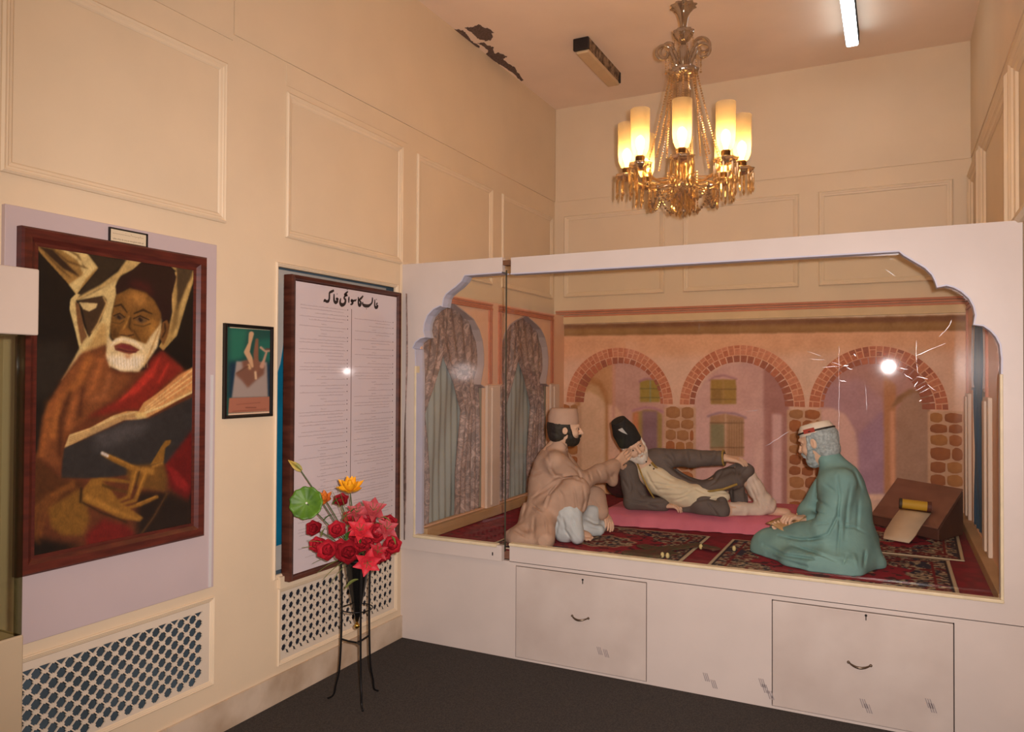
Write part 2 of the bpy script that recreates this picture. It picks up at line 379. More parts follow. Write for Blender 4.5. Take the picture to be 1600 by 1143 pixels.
def struct(o): o['kind'] = 'structure'; return o
struct(MB().box((-.1, YB, -.06), (XR+.1, D+.1, 0)).build('floor', carpetm))
struct(MB().box((-.1, YB, H), (XR+.1, D+.1, H+.08)).build('ceiling', ceilm))
ceil = bpy.data.objects['ceiling']
struct(MB().box((-.1, D, 0), (XR+.1, D+.1, H)).build('wall_back', cream))
struct(MB().box((XR, YB, 0), (XR+.1, D, H)).build('wall_right', cream))
struct(MB().box((-.1, YB-.1, 0), (XR+.1, YB, H)).build('wall_front', cream))
wb = bpy.data.objects['wall_back']; wr = bpy.data.objects['wall_right']
REC = (-1.062, -.078, .62, 2.135); G1 = (-2.62, -1.452, .24, .607); G2 = (-1.035, -.06, .186, .54)
rect = lambda a: [(a[0], a[2]), (a[1], a[2]), (a[1], a[3]), (a[0], a[3])]
wl = struct(plate([(YB, 0), (D, 0), (D, H), (YB, H)], [rect(REC), rect(G1), rect(G2)], 0, -.014, 0).build('wall_left', cream))
MB().box((-.11, YB, 0), (-.091, D, H)).build('backing_board', M('dim_backing_board', (74, 88, 96), .8, var=.35, scale=3), wl)
# frieze board above the rail line stands a hair proud, pilaster between boards
MB().box((0, -1.36, 3.16), (.007, D, H)).build('upper_wall_board', cream, wl)
MB().box((0, YB, 3.13), (.006, -1.366, H)).build('upper_wall_board', cream, wl)
MB().box((0, -1.02, 3.045), (.004, .04, 3.157)).build('upper_wall_board', cream, wl)
for a, b in ((-2.37, -1.40), (-1.02, -.02), (.14, 1.15), (1.31, 2.28)):
    moulding(0, .001, a, b, 2.285, 3.01, .042, .016).build('panel_moulding', cream2, wl)
for a, b in ((.096, 1.0), (1.157, 2.055), (2.195, 3.085)):
    moulding(1, D-.001, a, b, 2.30, 3.02, .042, .016, -1).build('panel_moulding', cream2, wb)
MB().box((.01, D-.006, 3.155), (XR, D, H)).build('upper_wall_board', cream, wb)
for a, b in ((1.62, 2.3), (.30, 1.50), (-1.2, .18)):
    moulding(0, XR-.001, a, b, 2.27, 3.03, .075, .034, -1).build('panel_moulding', cream2, wr)
MB().box((XR-.006, YB, 3.155), (XR, D-.01, H)).build('upper_wall_board', cream, wr)
bl = struct(MB().box((0, YB, 0), (.012, 0, .135)).build('baseboard_left', dirt))
moulding(0, 0, REC[0]-.020, REC[1]+.018, REC[2]-.018, REC[3]+.020, .020, .012).build('recess_moulding', cream2, wl)
MB().box((0, -1.05, .555), (.02, -.03, .612)).build('window_sill', cream2, wl)
# recess lining: dull grey board with a teal painted pointed arch
MB().box((-.088, REC[0], REC[2]), (-.07, REC[1], REC[3])).build('recess_board', M('grey_recess_board', (182, 174, 162), .6, var=.12, scale=5), wl)
tl = [(-1.06, .74), (-1.06, 1.30), (-1.05, 1.42), (-1.02, 1.54), (-.97, 1.66), (-.9, 2.0), (-.7, 2.1), (-.3, 2.1), (-.08, 1.9), (-.06, .80)]
MB().prism([(-.069, y, z) for y, z in tl], (.004, 0, 0)).build('teal_arch', M('teal_paint', (16, 106, 134), .5, var=.15, scale=7), wl)
# grille 1
def grille(name, G, holes, label, th=(-.007, .0)):
    o = empty(name, (0, (G[0]+G[1])/2, G[2]), label, 'grille')
    plate(rect((G[0]+.002, G[1]-.002, G[2]+.002, G[3]-.002)), holes, 0, *th).build('pierced_panel', M('grille_paint', (212, 196, 174), .55, var=.03, scale=6), o)
    moulding(0, 0, G[0]-.012, G[1]+.012, G[2]-.012, G[3]+.012, .022, .01).build('edge_bead', cream2, o)
    return o
h1 = []
s = .0250; n = .0050
for r in range(0, 14):
    for c in range(0, 20):
        y = -1.52-c*.0608-(.0304 if r % 2 else 0); z = .5705-r*.0268
        if y < G1[0]+.05 or z < G1[2]+.035: continue
        if r == 0: h1.append([(y-s*.9, z-.003), (y, z-s), (y+s*.9, z-.003)]); continue
        # diamond with bitten corners
        p = []
        for k in range(4):
            a = PI/2*k; ca, sa = math.cos(a), math.sin(a)
            for (u, v) in ((s-n*.9, n), (s-n*1.6, 0.0), (s-n*.9, -n))[::-1]: p.append((y+u*ca-v*sa, z+u*sa+v*ca))
        h1.append(p)
grille('lattice_grille', G1, h1, 'cream wall grille cut with diamond shaped holes below the large portrait')
h2 = []
for r in range(8):
    for c in range(19):
        y = -1.0+c*.0495; z = .5-r*.0495
        if z > G2[2]+.03 and y < G2[1]-.03:
            p = []
            for k in range(16):
                a = 2*PI*k/16; q = .0185 if k % 2 == 0 else .0155; p.append((y+q*math.cos(a), z+q*math.sin(a)))
            h2.append(p)
        y += .02475; z -= .02475
        if z > G2[2]+.022 and y < G2[1]-.03:
            p = []
            for k in range(8):
                a = PI/4+2*PI*k/8; q = .0195 if k % 2 == 0 else .0072; p.append((y+q*math.cos(a), z+q*math.sin(a)))
            h2.append(p)
grille('lattice_grille', G2, h2, 'cream wall grille cut with rosette and star holes behind the flower stand')
MB().box((-.05, G2[0]-.01, G2[2]-.01), (-.045, G2[1]+.01, G2[3]+.01)).build('backing_board', M('navy_backing', (34, 36, 46), .9), wl)
# peeled plaster at ceiling edge
peel = M('bare_plaster', (112, 92, 84), .9, col2=(88, 70, 60), scale=60, detail=6)
def Q(x, y): return (690+x/10.393, 30+y/10.39)
def jag(P, amp, n=6, seed=1):
    rg = random.Random(seed); out = []
    for i in range(len(P)):
        a, b = P[i], P[(i+1) % len(P)]
        for k in range(n):
            t = k/n; j = amp if k else 0
            out.append((a[0]+(b[0]-a[0])*t+rg.uniform(-j, j), a[1]+(b[1]-a[1])*t+rg.uniform(-j, j)))
    return out
PE = [[(375, 135), (500, 130), (600, 80), (670, 125), (780, 160), (850, 215), (800, 220), (835, 280), (800, 335), (735, 350), (660, 330), (610, 325), (560, 285), (490, 210), (440, 185)],
      [(185, 165), (280, 165), (350, 185), (420, 260), (470, 340), (530, 385), (620, 440), (610, 465), (520, 410), (420, 345), (320, 270)],
      [(580, 385), (680, 375), (760, 430), (850, 455), (830, 480), (870, 560), (930, 540), (1065, 600), (1000, 640), (1100, 730), (1190, 780), (1240, 870), (1330, 985), (1290, 1000), (1150, 860), (1000, 760), (880, 690), (720, 560), (760, 510), (640, 410)]]
for i, P in enumerate(PE):
    pts = [on(2, H-.0005, *Q(*p)) for p in jag(P, 9, 5, i+3)]
    pts = [(max(p[0], .008), p[1], p[2]) for p in pts]
    m = MB(); 
    import mathutils.geometry as mg
    tri = mg.tessellate_polygon([[Vector((p[0], p[1], 0)) for p in pts]])
    k = len(pts); m.add(pts+[(p[0], p[1], p[2]-.002) for p in pts], [tuple(t) for t in tri]+[tuple(a+k for a in t) for t in tri]+[(a, (a+1) % k, k+(a+1) % k, k+a) for a in range(k)])
    m.build('peeled_patch', peel, ceil)
# ================================================================== ceiling battens
rust = M('flaking_brown_enamel', (74, 56, 42), .7, col2=(150, 124, 96), scale=30, detail=6)
def batten(x, y0, y1, label, lit, wdt=.055):
    o = empty('ceiling_tube_light', (x, (y0+y1)/2, H-.09), label, 'light')
    m = MB()
    m.prism([(x-wdt, y0+.03, H), (x+wdt, y0+.03, H), (x+wdt*.8, y0+.03, H-.075), (x-wdt*.8, y0+.03, H-.075)], (0, y1-y0-.06, 0)); m.build('housing', rust if not lit else dark, o)
    for a, b in ((y0, y0+.03), (y1-.03, y1)):
        bevel(MB().box((x-wdt*1.05, a, H-.085), (x+wdt*1.05, b, H)).build('end_cap', M('black_end_cap', (34, 26, 24), .5), o), .006)
    if lit: bevel(MB().box((x-wdt*.9, y0+.025, H-.105), (x+wdt*.9, y1-.01, H-.078)).build('diffuser', mix_mat('lit_tube', [('E', (236, 248, 255), 9., 1)]), o), .01)
    else: bevel(MB().box((x-wdt*.85, y0+.03, H-.1), (x+wdt*.85, y1-.004, H-.073)).build('diffuser', M('dead_tube_cover', (206, 176, 136), .5, var=.05), o), .008)
batten(.74, 1.08, 1.80, 'unlit ceiling batten with flaking brown sides left of the chandelier', False)
batten(2.455, .95, 1.83, 'glowing white ceiling tube light right of the chandelier', True, .042)
# ================================================================== display case
case = empty('display_case', (XR/2, 0, 0), 'large white built-in showcase with scalloped glazed front and doors below', 'display case')
FY0, FY1 = 0., .035
def fpx(pts): return [tuple(on(1, 0, *p)[[0, 2]]) for p in pts]
Lc = [(x/8+620, y/8+390) for x, y in ((885, 320), (840, 395), (770, 460), (700, 512), (650, 555), (618, 610), (600, 715))]
L2 = [(620+x/2.197, 380+y/2.197) for x, y in ((160, 213), (135, 225), (115, 247), (104, 275), (101, 300), (107, 322), (90, 325), (74, 338), (64, 360), (73, 366), (74, 400))]
left_open = fpx(Lc+L2)
Rc = [(1405, 391), (1413, 397), (1430, 407), (1447, 417), (1458, 428), (1463, 438), (1465, 447), (1479, 444), (1491, 447), (1504, 454), (1516, 465), (1523, 478), (1526, 492), (1523, 506), (1537, 507), (1549, 515), (1558, 525), (1564.5, 538), (1567, 560)]
right_open = fpx(Rc)
XJ = .712          # joint between the two front sections
# main front frame: opening is joined to the left gap
x_in0 = .755
hole = [(x_in0, .645), (3.121, .645)]+[(3.121, 1.5)]+[(min(x, 3.121), z) for x, z in right_open[::-1]]+[(x_in0, 2.19)]
outer = [(.745, .535), (XR, .535), (XR, 2.28), (.745, 2.28)]
# main frame as an open C shape (no left stile: glass butts against the side section)
Cpoly = [(.745, .545), (XR-.002, .545), (XR-.002, 2.28), (.745, 2.28), (.745, 2.19)]+[(x, z) for x, z in right_open]+[(3.121, 1.5), (3.121, .645), (.745, .645)]
fr = plate(Cpoly, [], 1, FY0, FY1).build('front_frame', white, case); 
# inner edge lining
edge = [(.745, 2.19)]+right_open+[(3.121, 1.5), (3.121, .645)]
def ribbon(pts, y0, y1, t, mat, name, par, inward):
    m = MB(); n = len(pts); P2 = []
    for i in range(n):
        a = np.array(pts[max(i-1, 0)]); b = np.array(pts[min(i+1, n-1)]); d = (b-a)/max(np.linalg.norm(b-a), 1e-6); nn = np.array((-d[1], d[0]))*inward
        P2.append(tuple(np.array(pts[i])+nn*t))
    V = [(x, y, z) for (x, z) in pts for y in (y0, y1)]+[(x, y, z) for (x, z) in P2 for y in (y0, y1)]
    k = 2*n; Fc = []
    for i in range(n-1):
        Fc += [(2*i, 2*i+1, 2*i+3, 2*i+2), (k+2*i, k+2*i+2, k+2*i+3, k+2*i+1), (2*i, 2*i+2, k+2*i+2, k+2*i), (2*i+1, k+2*i+1, k+2*i+3, 2*i+3)]
    return m.add(V, Fc).build(name, mat, par)
ribbon(edge, -.006, .06, .007, whitein, 'edge_lining', case, -1)
bevel(MB().box((.745, -.014, .636), (3.125, .03, .652)).build('glazing_bead', rail_edge, case), .004)
bevel(MB().box((3.112, -.01, .65), (3.124, .02, 1.62)).build('glazing_bead', rail_edge, case), .003)
# side section (a little forward, its own frame and pane)
SY0, SY1 = -.035, .0
cl = [(x, z) for x, z in left_open]
side = [(.02, .55), (XJ, .55), (XJ, .637), (.122, .637), (.122, 1.6)]+cl[::-1]+[(XJ-.004, 2.197), (XJ-.004, 2.28), (.02, 2.28)]
sf = plate(side, [], 1, SY0, SY1).build('side_frame', white, case)
ribbon([(XJ-.006, 2.197)]+cl+[(.122, 1.6), (.122, .637)], SY0-.002, .055, .007, whitein, 'edge_lining', case, 1)
bevel(MB().box((.115, SY0-.012, .628), (XJ-.03, .0, .646)).build('glazing_bead', rail_edge, case), .004)
bevel(MB().box((.114, SY0-.006, .64), (.128, .0, 1.66)).build('glazing_bead', rail_edge, case), .003)
MB().box((XJ-.004, SY0+.006, 2.235), (.745, .03, 2.262)).build('joint_block', M('brown_wood_block', (110, 72, 44), .6), case)
MB().box((.0, -.03, .55), (.02, .03, 2.30)).build('wall_batten', cream2, case)
MB().box((XJ-.06, SY0-.003, .578), (XJ-.054, SY0+.01, .596)).build('keyhole', dark, case)
# lower carcass
LC = plate([(.0, .0), (XR-.002, .0), (XR-.002, .548), (.0, .548)], [[(.785, .012), (1.55, .012), (1.55, .529), (.785, .529)], [(2.172, .012), (2.94, .012), (2.94, .525), (2.172, .525)]], 1, .0, .03).build('carcass_front', white, case)
MB().box((.79, .035, .01), (2.95, .06, .53)).build('carcass_inside', dark, case)
def door(x0, x1, z0, z1, hx, hz, kx, kz):
    d = bevel(MB().box((x0, -.004, z0), (x1, .026, z1)).build('cabinet_door', M('door_paint', (202, 188, 176), .42, col2=(186, 170, 158), scale=2.5, detail=7, bump=.05, bscale=30), case), .003)
    m = MB(); pts = []
    for t in np.linspace(0, 1, 13):
        x = hx-.045+.09*t; pts.append((x, -.006-.026*math.sin(PI*t)**.6, hz-.010*math.sin(PI*t)))
    m.tube(pts, [.0035+.0025*math.sin(PI*t) for t in np.linspace(0, 1, 13)], 8); m.ball((hx-.047, -.006, hz), .007); m.ball((hx+.047, -.006, hz), .007)
    m.build('handle', M('tarnished_metal', (120, 104, 88), .35, metal=.9), d, smooth=True)
    m = MB(); m.lathe([(.0055, 0), (.0055, .003)], (kx, -.004, kz), 10, axis=(0, -1, 0)); m.box((kx-.002, -.007, kz-.022), (kx+.002, -.004, kz)); m.build('keyhole', dark, d)
door(.789, 1.546, .014, .524, 1.18, .296, 1.193, .499)
door(2.176, 2.936, .014, .520, 2.56, .282, 2.587, .508)
# stuck-on scuffs / tape scraps on the doors and plinth
sc = M('grey_scuff', (150, 138, 134), .8); m = MB()
for (px, py) in ((932, 1016), (942, 1020), (1098, 1057), (1110, 1068), (1185, 1066), (1190, 1075), (1198, 1085), (1343, 1098), (1350, 1106), (1450, 1105), (1445, 1098)):
    a = on(1, -.0045, px, py)
    for q in range(3):
        x = a[0]+q*.009; m.prism([(x, -.0048, a[2]+.022), (x+.004, -.0048, a[2]+.022), (x+.018, -.0048, a[2]-.018), (x+.013, -.0048, a[2]-.018)], (0, .0006, 0))
tag(m.build('scuff_marks', sc, case), kind='stuff')
# platform
PZ = .6
MB().box((.005, .036, PZ-.05), (XR-.003, D-.004, PZ-.004)).build('platform', M('platform_board', (120, 80, 60), .7), case)
# glass panes
gl = glass_mat('case_glass', (254, 254, 252), .024, bump=.010)
gp = MB().box((-1.2, -.0025, 0), (1.185, .0025, 1.545)).build('glass_pane', gl, case, local=True)
gp.location = Vector((1.93, .048, .648))-WL[case.name]; gp.rotation_euler = (math.radians(.40), 0, math.radians(.6))
gp2 = MB().box((-.295, -.0025, 0), (.295, .0025, 1.56)).build('glass_pane', gl, case, local=True)
gp2.location = Vector((.422, .010, .637))-WL[case.name]; gp2.rotation_euler = (0, 0, math.radians(-4.3))
for o, c in ((gp, (1.93, .048, .648)), (gp2, (.422, .006, .637))): pass
MB().box((.7135, -.004, .6), (.7165, .010, 2.21)).build('glass_edge', M('dark_glass_edge', (60, 60, 48), .3), case)
# scuffs and scratches in the acrylic pane
PN = np.array(((Matrix.Rotation(math.radians(.6), 3, 'Z') @ Matrix.Rotation(math.radians(.4), 3, 'X')) @ Vector((0, -1, 0)))[:]); PC = np.array((1.93, .048, .648))+PN*.0035
def onpane(x, y):
    d = F_+R_*((x-800)/FP)-U_*((y-571.5)/FP); return C_+d*(((PC-C_)@PN)/(d@PN))
scr = mix_mat('acrylic_scratch', [('T', (255, 255, 255), 0, .72), ('D', (235, 232, 240), 0, .18), ('G', (255, 255, 255), .3, .10)])
m = MB(); rs = random.Random(4)
def scratch(x0, y0, x1, y1, w_):
    n_ = max(3, int(math.hypot(x1-x0, y1-y0)/7)); L_ = []
    for k in range(n_+1):
        t = k/n_; ww = w_*(.35+.65*rs.random())*(1 if 0 < k < n_ else .2); x = x0+(x1-x0)*t+rs.uniform(-.6, .6); y = y0+(y1-y0)*t+rs.uniform(-.6, .6); dx, dy = (y1-y0), -(x1-x0); q = math.hypot(dx, dy)+1e-6
        L_ += [onpane(x+dx/q*ww/2, y+dy/q*ww/2), onpane(x-dx/q*ww/2, y-dy/q*ww/2)]
    m.add(L_, [(2*k, 2*k+1, 2*k+3, 2*k+2) for k in range(n_)])
WS = .6
for a_ in ((1165, 643, 1186, 640, .9), (1196, 697, 1234, 673, 1.6), (1432, 555, 1478, 536, 1.2), (1474, 520, 1486, 505, 2.4), (1484, 508, 1486, 500, 3.), (1466, 526, 1476, 518, 1.2), (1312, 594, 1322, 596, 3.), (1318, 572, 1326, 570, 3.4), (1322, 574, 1332, 577, 2.), (1300, 566, 1314, 570, 1.5),
           (1334, 552, 1337, 556, 2.), (1284, 574, 1310, 572, 1.), (1405, 575, 1418, 577, 1.6), (1412, 584, 1426, 592, 1.2), (1428, 604, 1434, 596, 3.), (1430, 610, 1446, 602, 1.6), (1436, 614, 1452, 606, 1.2), (1432, 588, 1450, 592, 1.4), (1436, 627, 1440, 625, 2.6), (1448, 600, 1462, 610, 1.), (1432, 532, 1432, 566, 1.), (1433, 568, 1434, 584, .8), (1260, 548, 1284, 556, .9), (1265, 560, 1290, 562, .8), (1383, 420, 1400, 432, 2.), (1390, 405, 1396, 404, 1.4), (1311, 540, 1311, 690, .5), (1092, 505, 1092, 520, .7), (1352, 600, 1354, 640, .5)): scratch(*a_[:4], a_[4]*WS)
tag(m.build('scratches', scr, case), kind='stuff')
# ------------------------------------------------ interior side panels
peach = M('peach_panel_paint', (222, 178, 146), .6, var=.04, scale=3)
orange = M('terracotta_strip_paint', (192, 120, 88), .6, var=.08, scale=12)
pillarm = M('pale_pillar_paint', (212, 188, 168), .55, var=.04, scale=5)
ledgem = M('tan_ledge_paint', (180, 142, 100), .6, var=.06, scale=8)
halfarch = [(.45, .67), (.45, 1.525), (.385, 1.545), (.405, 1.60), (.43, 1.68), (.432, 1.76), (.41, 1.85), (.36, 1.93), (.28, 1.995), (.17, 2.035), (.07, 2.065), (0, 2.088)]
def arch(c): return [(max(c-y, .055), z) for y, z in halfarch]+[(c+y, z) for y, z in halfarch[-2::-1]]
pl = empty('arched_side_panel', (.11, 1.0, PZ), 'peach panel with two pointed arches on the left inside the showcase', 'panel')
plate([(.04, PZ+.002), (D-.02, PZ+.002), (D-.02, 2.134), (.04, 2.134)], [arch(.405), arch(1.525)], 0, .085, .11).build('arch_board', peach, pl)
for c in (.405, 1.525):
    ribpts = arch(c)[1:-1]
    m = MB(); n_ = len(ribpts); V = [(x, y, z) for (y, z) in ribpts for x in (.05, .116)]; m.add(V, [(2*i, 2*i+1, 2*i+3, 2*i+2) for i in range(n_-1)])
    o = m.build('arch_edge', M('arch_edge_paint', (176, 156, 150), .6), pl); sm = o.modifiers.new('s', 'SOLIDIFY'); sm.thickness = .008
for a, b in ((.045, .955), (1.055, 2.06)):
    m = MB()
    for q, hh in ((0, .012), (.016, .007), (.032, .012)):
        m.box((.11, a, 2.075+q), (.11+hh, b, 2.085+q+.003)); m.box((.11, b-.05+q, 1.545), (.11+hh, b-.04+q+.003, 2.08))
        if a > 1: m.box((.11, a+q, 1.545), (.11+hh, a+q+.013, 2.08))
    m.build('strip_moulding', orange, pl)
for y in (.965, 2.08):
    wpl = .1 if y < 1 else .09
    bevel(MB().box((.105, y-wpl, .66), (.128, y+wpl, 1.535)).build('pilaster', pillarm, pl), .005)
    bevel(MB().box((.127, y-wpl*.45, .68), (.14, y+wpl*.45, 1.52)).build('pilaster_fillet', pillarm, pl), .004)
bevel(MB().box((.05, .06, PZ), (.15, D-.03, .665)).build('ledge', ledgem, pl), .005)
pr = empty('arched_side_panel', (3.15, 1.2, PZ), 'peach panel with an open arch on the right inside the showcase', 'panel')
def archr(c): return [(c+(y*.86), z) for y, z in halfarch][::-1]+[(c-(y*.86), z) for y, z in halfarch][:-1]
plate([(.08, PZ+.002), (D-.02, PZ+.002), (D-.02, 2.134), (.08, 2.134)], [archr(1.50)], 0, 3.165, 3.185).build('arch_board', peach, pr)
m = MB(); ribpts = archr(1.5); ribpts = ribpts[len(halfarch)+1:]+ribpts[:len(halfarch)-1]; m.add([(x, y, z) for (y, z) in ribpts for x in (3.155, 3.196)], [(2*i, 2*i+1, 2*i+3, 2*i+2) for i in range(len(ribpts)-1)]); m.build('arch_edge', MATS['arch_edge_paint'], pr)
m = MB()
for q, hh in ((0, .012), (.016, .007), (.032, .012)):
    m.box((3.165-hh, .98, 2.075+q), (3.165, 2.25, 2.088+q)); m.box((3.165-hh, .98+q, 1.5), (3.165, .993+q, 2.08)); m.box((3.165-hh, 2.2+q, 1.5), (3.165, 2.213+q, 2.08))
m.build('strip_moulding', orange, pr)
for y, wd in ((.93, .12), (2.1, .11)):
    bevel(MB().box((3.145, y-wd, .66), (3.168, y+wd, 1.5)).build('pilaster', pillarm, pr), .005)
    bevel(MB().box((3.133, y-wd*.45, .68), (3.146, y+wd*.45, 1.48)).build('pilaster_fillet', pillarm, pr), .004)
bevel(MB().box((3.11, .06, PZ), (3.18, D-.03, .66)).build('ledge', ledgem, pr), .005)
# curtains -----------------------------------------------------------
def brocade():
    m = bpy.data.materials.new('brown_brocade'); m.use_nodes = True; nt = m.node_tree; N = nt.nodes; L = nt.links; b = N['Principled BSDF']; b.inputs['Roughness'].default_value = .55
    tc = N.new('ShaderNodeTexCoord'); nz = N.new('ShaderNodeTexNoise'); nz.inputs['Scale'].default_value = 14; nz.inputs['Detail'].default_value = 3; nz.inputs['Distortion'].default_value = 1.6
    L.new(tc.outputs['Object'], nz.inputs['Vector']); r = N.new('ShaderNodeValToRGB'); e = r.color_ramp.elements
    e[0].position = .44; e[0].color = (*lin((118, 98, 90)), 1); e[1].position = .5; e[1].color = (*lin((160, 132, 120)), 1); q = e.new(.56); q.color = (*lin((126, 106, 98)), 1); q = e.new(.64); q.color = (*lin((178, 150, 138)), 1)
    L.new(nz.outputs['Fac'], r.inputs[0]); L.new(r.outputs[0], b.inputs['Base Color']); MATS[m.name] = m; return m
broc = brocade(); sheer = M('grey_green_sheer', (150, 152, 144), .7, var=.05, scale=6); bluec = M('blue_curtain_cloth', (24, 88, 128), .6, var=.15, scale=6)
def drape(name, x, edge0, edge1, z0, z1, folds, amp, mat, parent, seed=0, nz_=60, ny=70):
    u, v = np.meshgrid(np.linspace(0, 1, ny+1), np.linspace(0, 1, nz_+1)); z = z0+(z1-z0)*v
    a = np.interp(z, *edge0); b = np.interp(z, *edge1); y = a+(b-a)*u
    X = x+amp*np.sin(u*folds*2*PI+seed+.6*np.sin(v*4+seed))*(.55+.45*np.sin(v*3+1))+.004*np.sin(u*folds*5+v*9)
    i = (np.arange(nz_)[:, None]*(ny+1)+np.arange(ny)[None]).ravel()
    o = obj(name, np.stack([X.ravel(), y.ravel(), z.ravel()], 1), np.stack([i, i+1, i+ny+2, i+ny+1], 1), mat, parent, smooth=True)
    s_ = o.modifiers.new('s', 'SOLIDIFY'); s_.thickness = .003; return o
for c, lab in ((.405, 'brown brocade curtain pair over grey sheer in the arch nearer the glass front'), (1.525, 'brown brocade curtain pair over grey sheer in the arch behind the brown-coated figure')):
    k = empty('curtain', (.06, c, PZ+.01), lab, 'curtain', 'tied curtains in the side arches')
    zs = [.6, .95, 1.25, 1.36, 1.55, 1.72, 1.9, 2.1]
    drape('sheer_cloth', .028, (zs, [c-.33]*8), (zs, [c+.33]*8), PZ+.01, 2.08, 9, .008, sheer, k, 1)
    drape('curtain_drape', .058, (zs, [c-.46]*8), (zs, [c-.2, c-.2, c-.23, c-.25, c-.13, c-.04, c+.0, c+.03]), PZ+.01, 2.1, 5, .014, broc, k, 2)
    drape('curtain_drape', .062, (zs, [c+.13, c+.14, c+.2, c+.22, c+.12, c-.02, c-.08, c-.14]), (zs, [c+.46]*8), PZ+.01, 2.1, 5, .014, broc, k, 4)
k = empty('curtain', (3.19, 1.6, PZ+.01), 'narrow blue curtain hanging in the right hand arch', 'curtain')
zs = [.6, 1., 1.4, 1.55, 1.7, 2.1]
drape('curtain_drape', 3.176, (zs, [1.36, 1.42, 1.5, 1.47, 1.38, 1.4]), (zs, [1.9]*6), PZ+.06, 2.05, 4, .006, bluec, k, 2)
drape('sheer_cloth', 3.19, (zs, [1.1]*6), (zs, [1.92]*6), PZ+.06, 2.05, 5, .003, sheer, k, 1)
# ================================================================== mural on the back of the case
vc = M('painted_canvas', (255, 255, 255), .75, attr='Col')
vcg = M('varnished_paint', (255, 255, 255), .35, attr='Col')
def mk_mural():
    c = Cv(860, 455, 1525, 800, 1.25, (198, 150, 116))
    A = lambda x, y: (850+x/4.968, 470+y/4.968); B = lambda x, y: (1050+x/4.084, 500+y/4.084); E = lambda x, y: (1250+x/3.942, 500+y/3.942)
    c.poly([(860, 560), (1525, 540), (1525, 800), (860, 800)], (196, 156, 128), 30)
    c.poly([(860, 520), (1525, 505), (1525, 545), (860, 560)], (194, 140, 98), 12, .8)
    # band and beam
    c.poly([(860, 483), (1525, 462), (1525, 494), (860, 509)], (206, 172, 128), 1)
    c.poly([(860, 503), (1525, 486), (1525, 492), (860, 508)], (222, 194, 156), 2)
    c.poly([(860, 508), (1525, 492), (1525, 516), (860, 525)], (132, 92, 48), 1.2)
    c.poly([(860, 508), (1525, 491), (1525, 501), (860, 514)], (112, 70, 42), 3)
    for k in range(14): c.line([(870+k*48, 518-k*.9), (905+k*48, 517-k*.9)], 5, (150, 112, 60), 4, .5)
    # arch interiors
    c.poly([A(240, 820), A(250, 650), A(330, 560), A(450, 470), A(600, 460), A(760, 500), A(890, 620), A(960, 820), A(960, 1600), A(200, 1600)], (176, 130, 112), 2)
    c.poly([A(240, 820), A(250, 650), A(330, 560), A(450, 470), A(545, 470), A(545, 1600), A(200, 1600)], (178, 126, 80), 3)
    c.poly([A(250, 900), A(290, 650), A(370, 590), A(440, 620), A(500, 720), A(500, 1600), A(250, 1600)], (164, 108, 58), 3)
    c.poly([A(270, 900), A(300, 680), A(360, 640), A(420, 660), A(470, 760), A(475, 1600), A(260, 1600)], (176, 132, 86), 3)
    c.poly([A(280, 720), A(350, 700), A(430, 740), A(475, 800), A(475, 1600), A(270, 1600)], (194, 154, 118), 3)
    c.poly([A(500, 800), A(555, 815), A(600, 870), A(640, 960), A(640, 1600), A(500, 1600)], (196, 150, 120), 3)
    c.line([A(540, 470), A(540, 900)], 3, (184, 128, 108), 2)
    c.poly([A(730, 620), A(780, 595), A(850, 600), A(900, 640), A(900, 660), A(740, 640)], (150, 102, 108), 1.5)
    c.poly([A(745, 630), A(800, 612), A(860, 614), A(900, 640), A(900, 782), A(745, 782)], (146, 118, 44), 1.2)
    for x in (825,): c.line([A(x, 620), A(x, 780)], 1.6, (124, 130, 104), .8)
    for y in (680, 750): c.line([A(748, y), A(898, y)], 1, (96, 88, 44), .8)
    c.line([A(690, 850), A(780, 825), A(850, 830), A(920, 860)], 3.5, (158, 106, 112), 1.5)
    c.poly([A(690, 870), A(790, 842), A(870, 848), A(918, 880), A(918, 1700), A(690, 1700)], (146, 116, 58), 1.5)
    c.poly([A(690, 870), A(735, 856), A(735, 1700), A(690, 1700)], (180, 104, 62), 2)
    c.poly([A(762, 850), A(880, 852), A(882, 1700), A(758, 1700)], (124, 90, 92), 2)
    # middle
    c.poly([B(140, 580), B(150, 480), B(220, 360), B(340, 275), B(500, 265), B(620, 310), B(700, 400), B(745, 560), B(745, 1250), B(130, 1250)], (182, 138, 124), 2)
    c.poly([B(585, 290), B(660, 360), B(720, 440), B(745, 560), B(745, 1250), B(580, 1250)], (152, 102, 90), 3)
    c.poly([B(140, 560), B(585, 560), B(585, 1250), B(140, 1250)], (190, 148, 136), 8, .7)
    c.poly([B(638, 595), B(700, 600), B(700, 1250), B(638, 1250)], (192, 150, 140), 2)
    c.poly([B(528, 780), B(575, 760), B(580, 1250), B(528, 1250)], (198, 158, 142), 3, .7)
    c.line([B(240, 385), B(270, 362), B(330, 352), B(410, 375)], 3, (156, 108, 108), 1)
    c.poly([B(248, 378), B(408, 378), B(410, 535), B(248, 535)], (146, 110, 44), 1.2)
    c.poly([B(252, 440), B(318, 440), B(318, 530), B(252, 530)], (132, 96, 42), 2); c.line([B(328, 380), B(328, 533)], 2, (156, 116, 60), 1)
    c.line([B(248, 440), B(408, 440)], 1, (100, 72, 34), .8); c.line([B(248, 505), B(408, 505)], 1, (100, 72, 34), .8)
    c.line([B(232, 612), B(300, 590), B(400, 595), B(468, 622)], 3.5, (146, 112, 116), 1.2)
    c.poly([B(244, 612), B(340, 597), B(460, 622), B(460, 870), B(244, 870)], (158, 116, 78), 1.2)
    c.poly([B(248, 660), B(335, 660), B(335, 815), B(248, 815)], (122, 112, 76), 2)
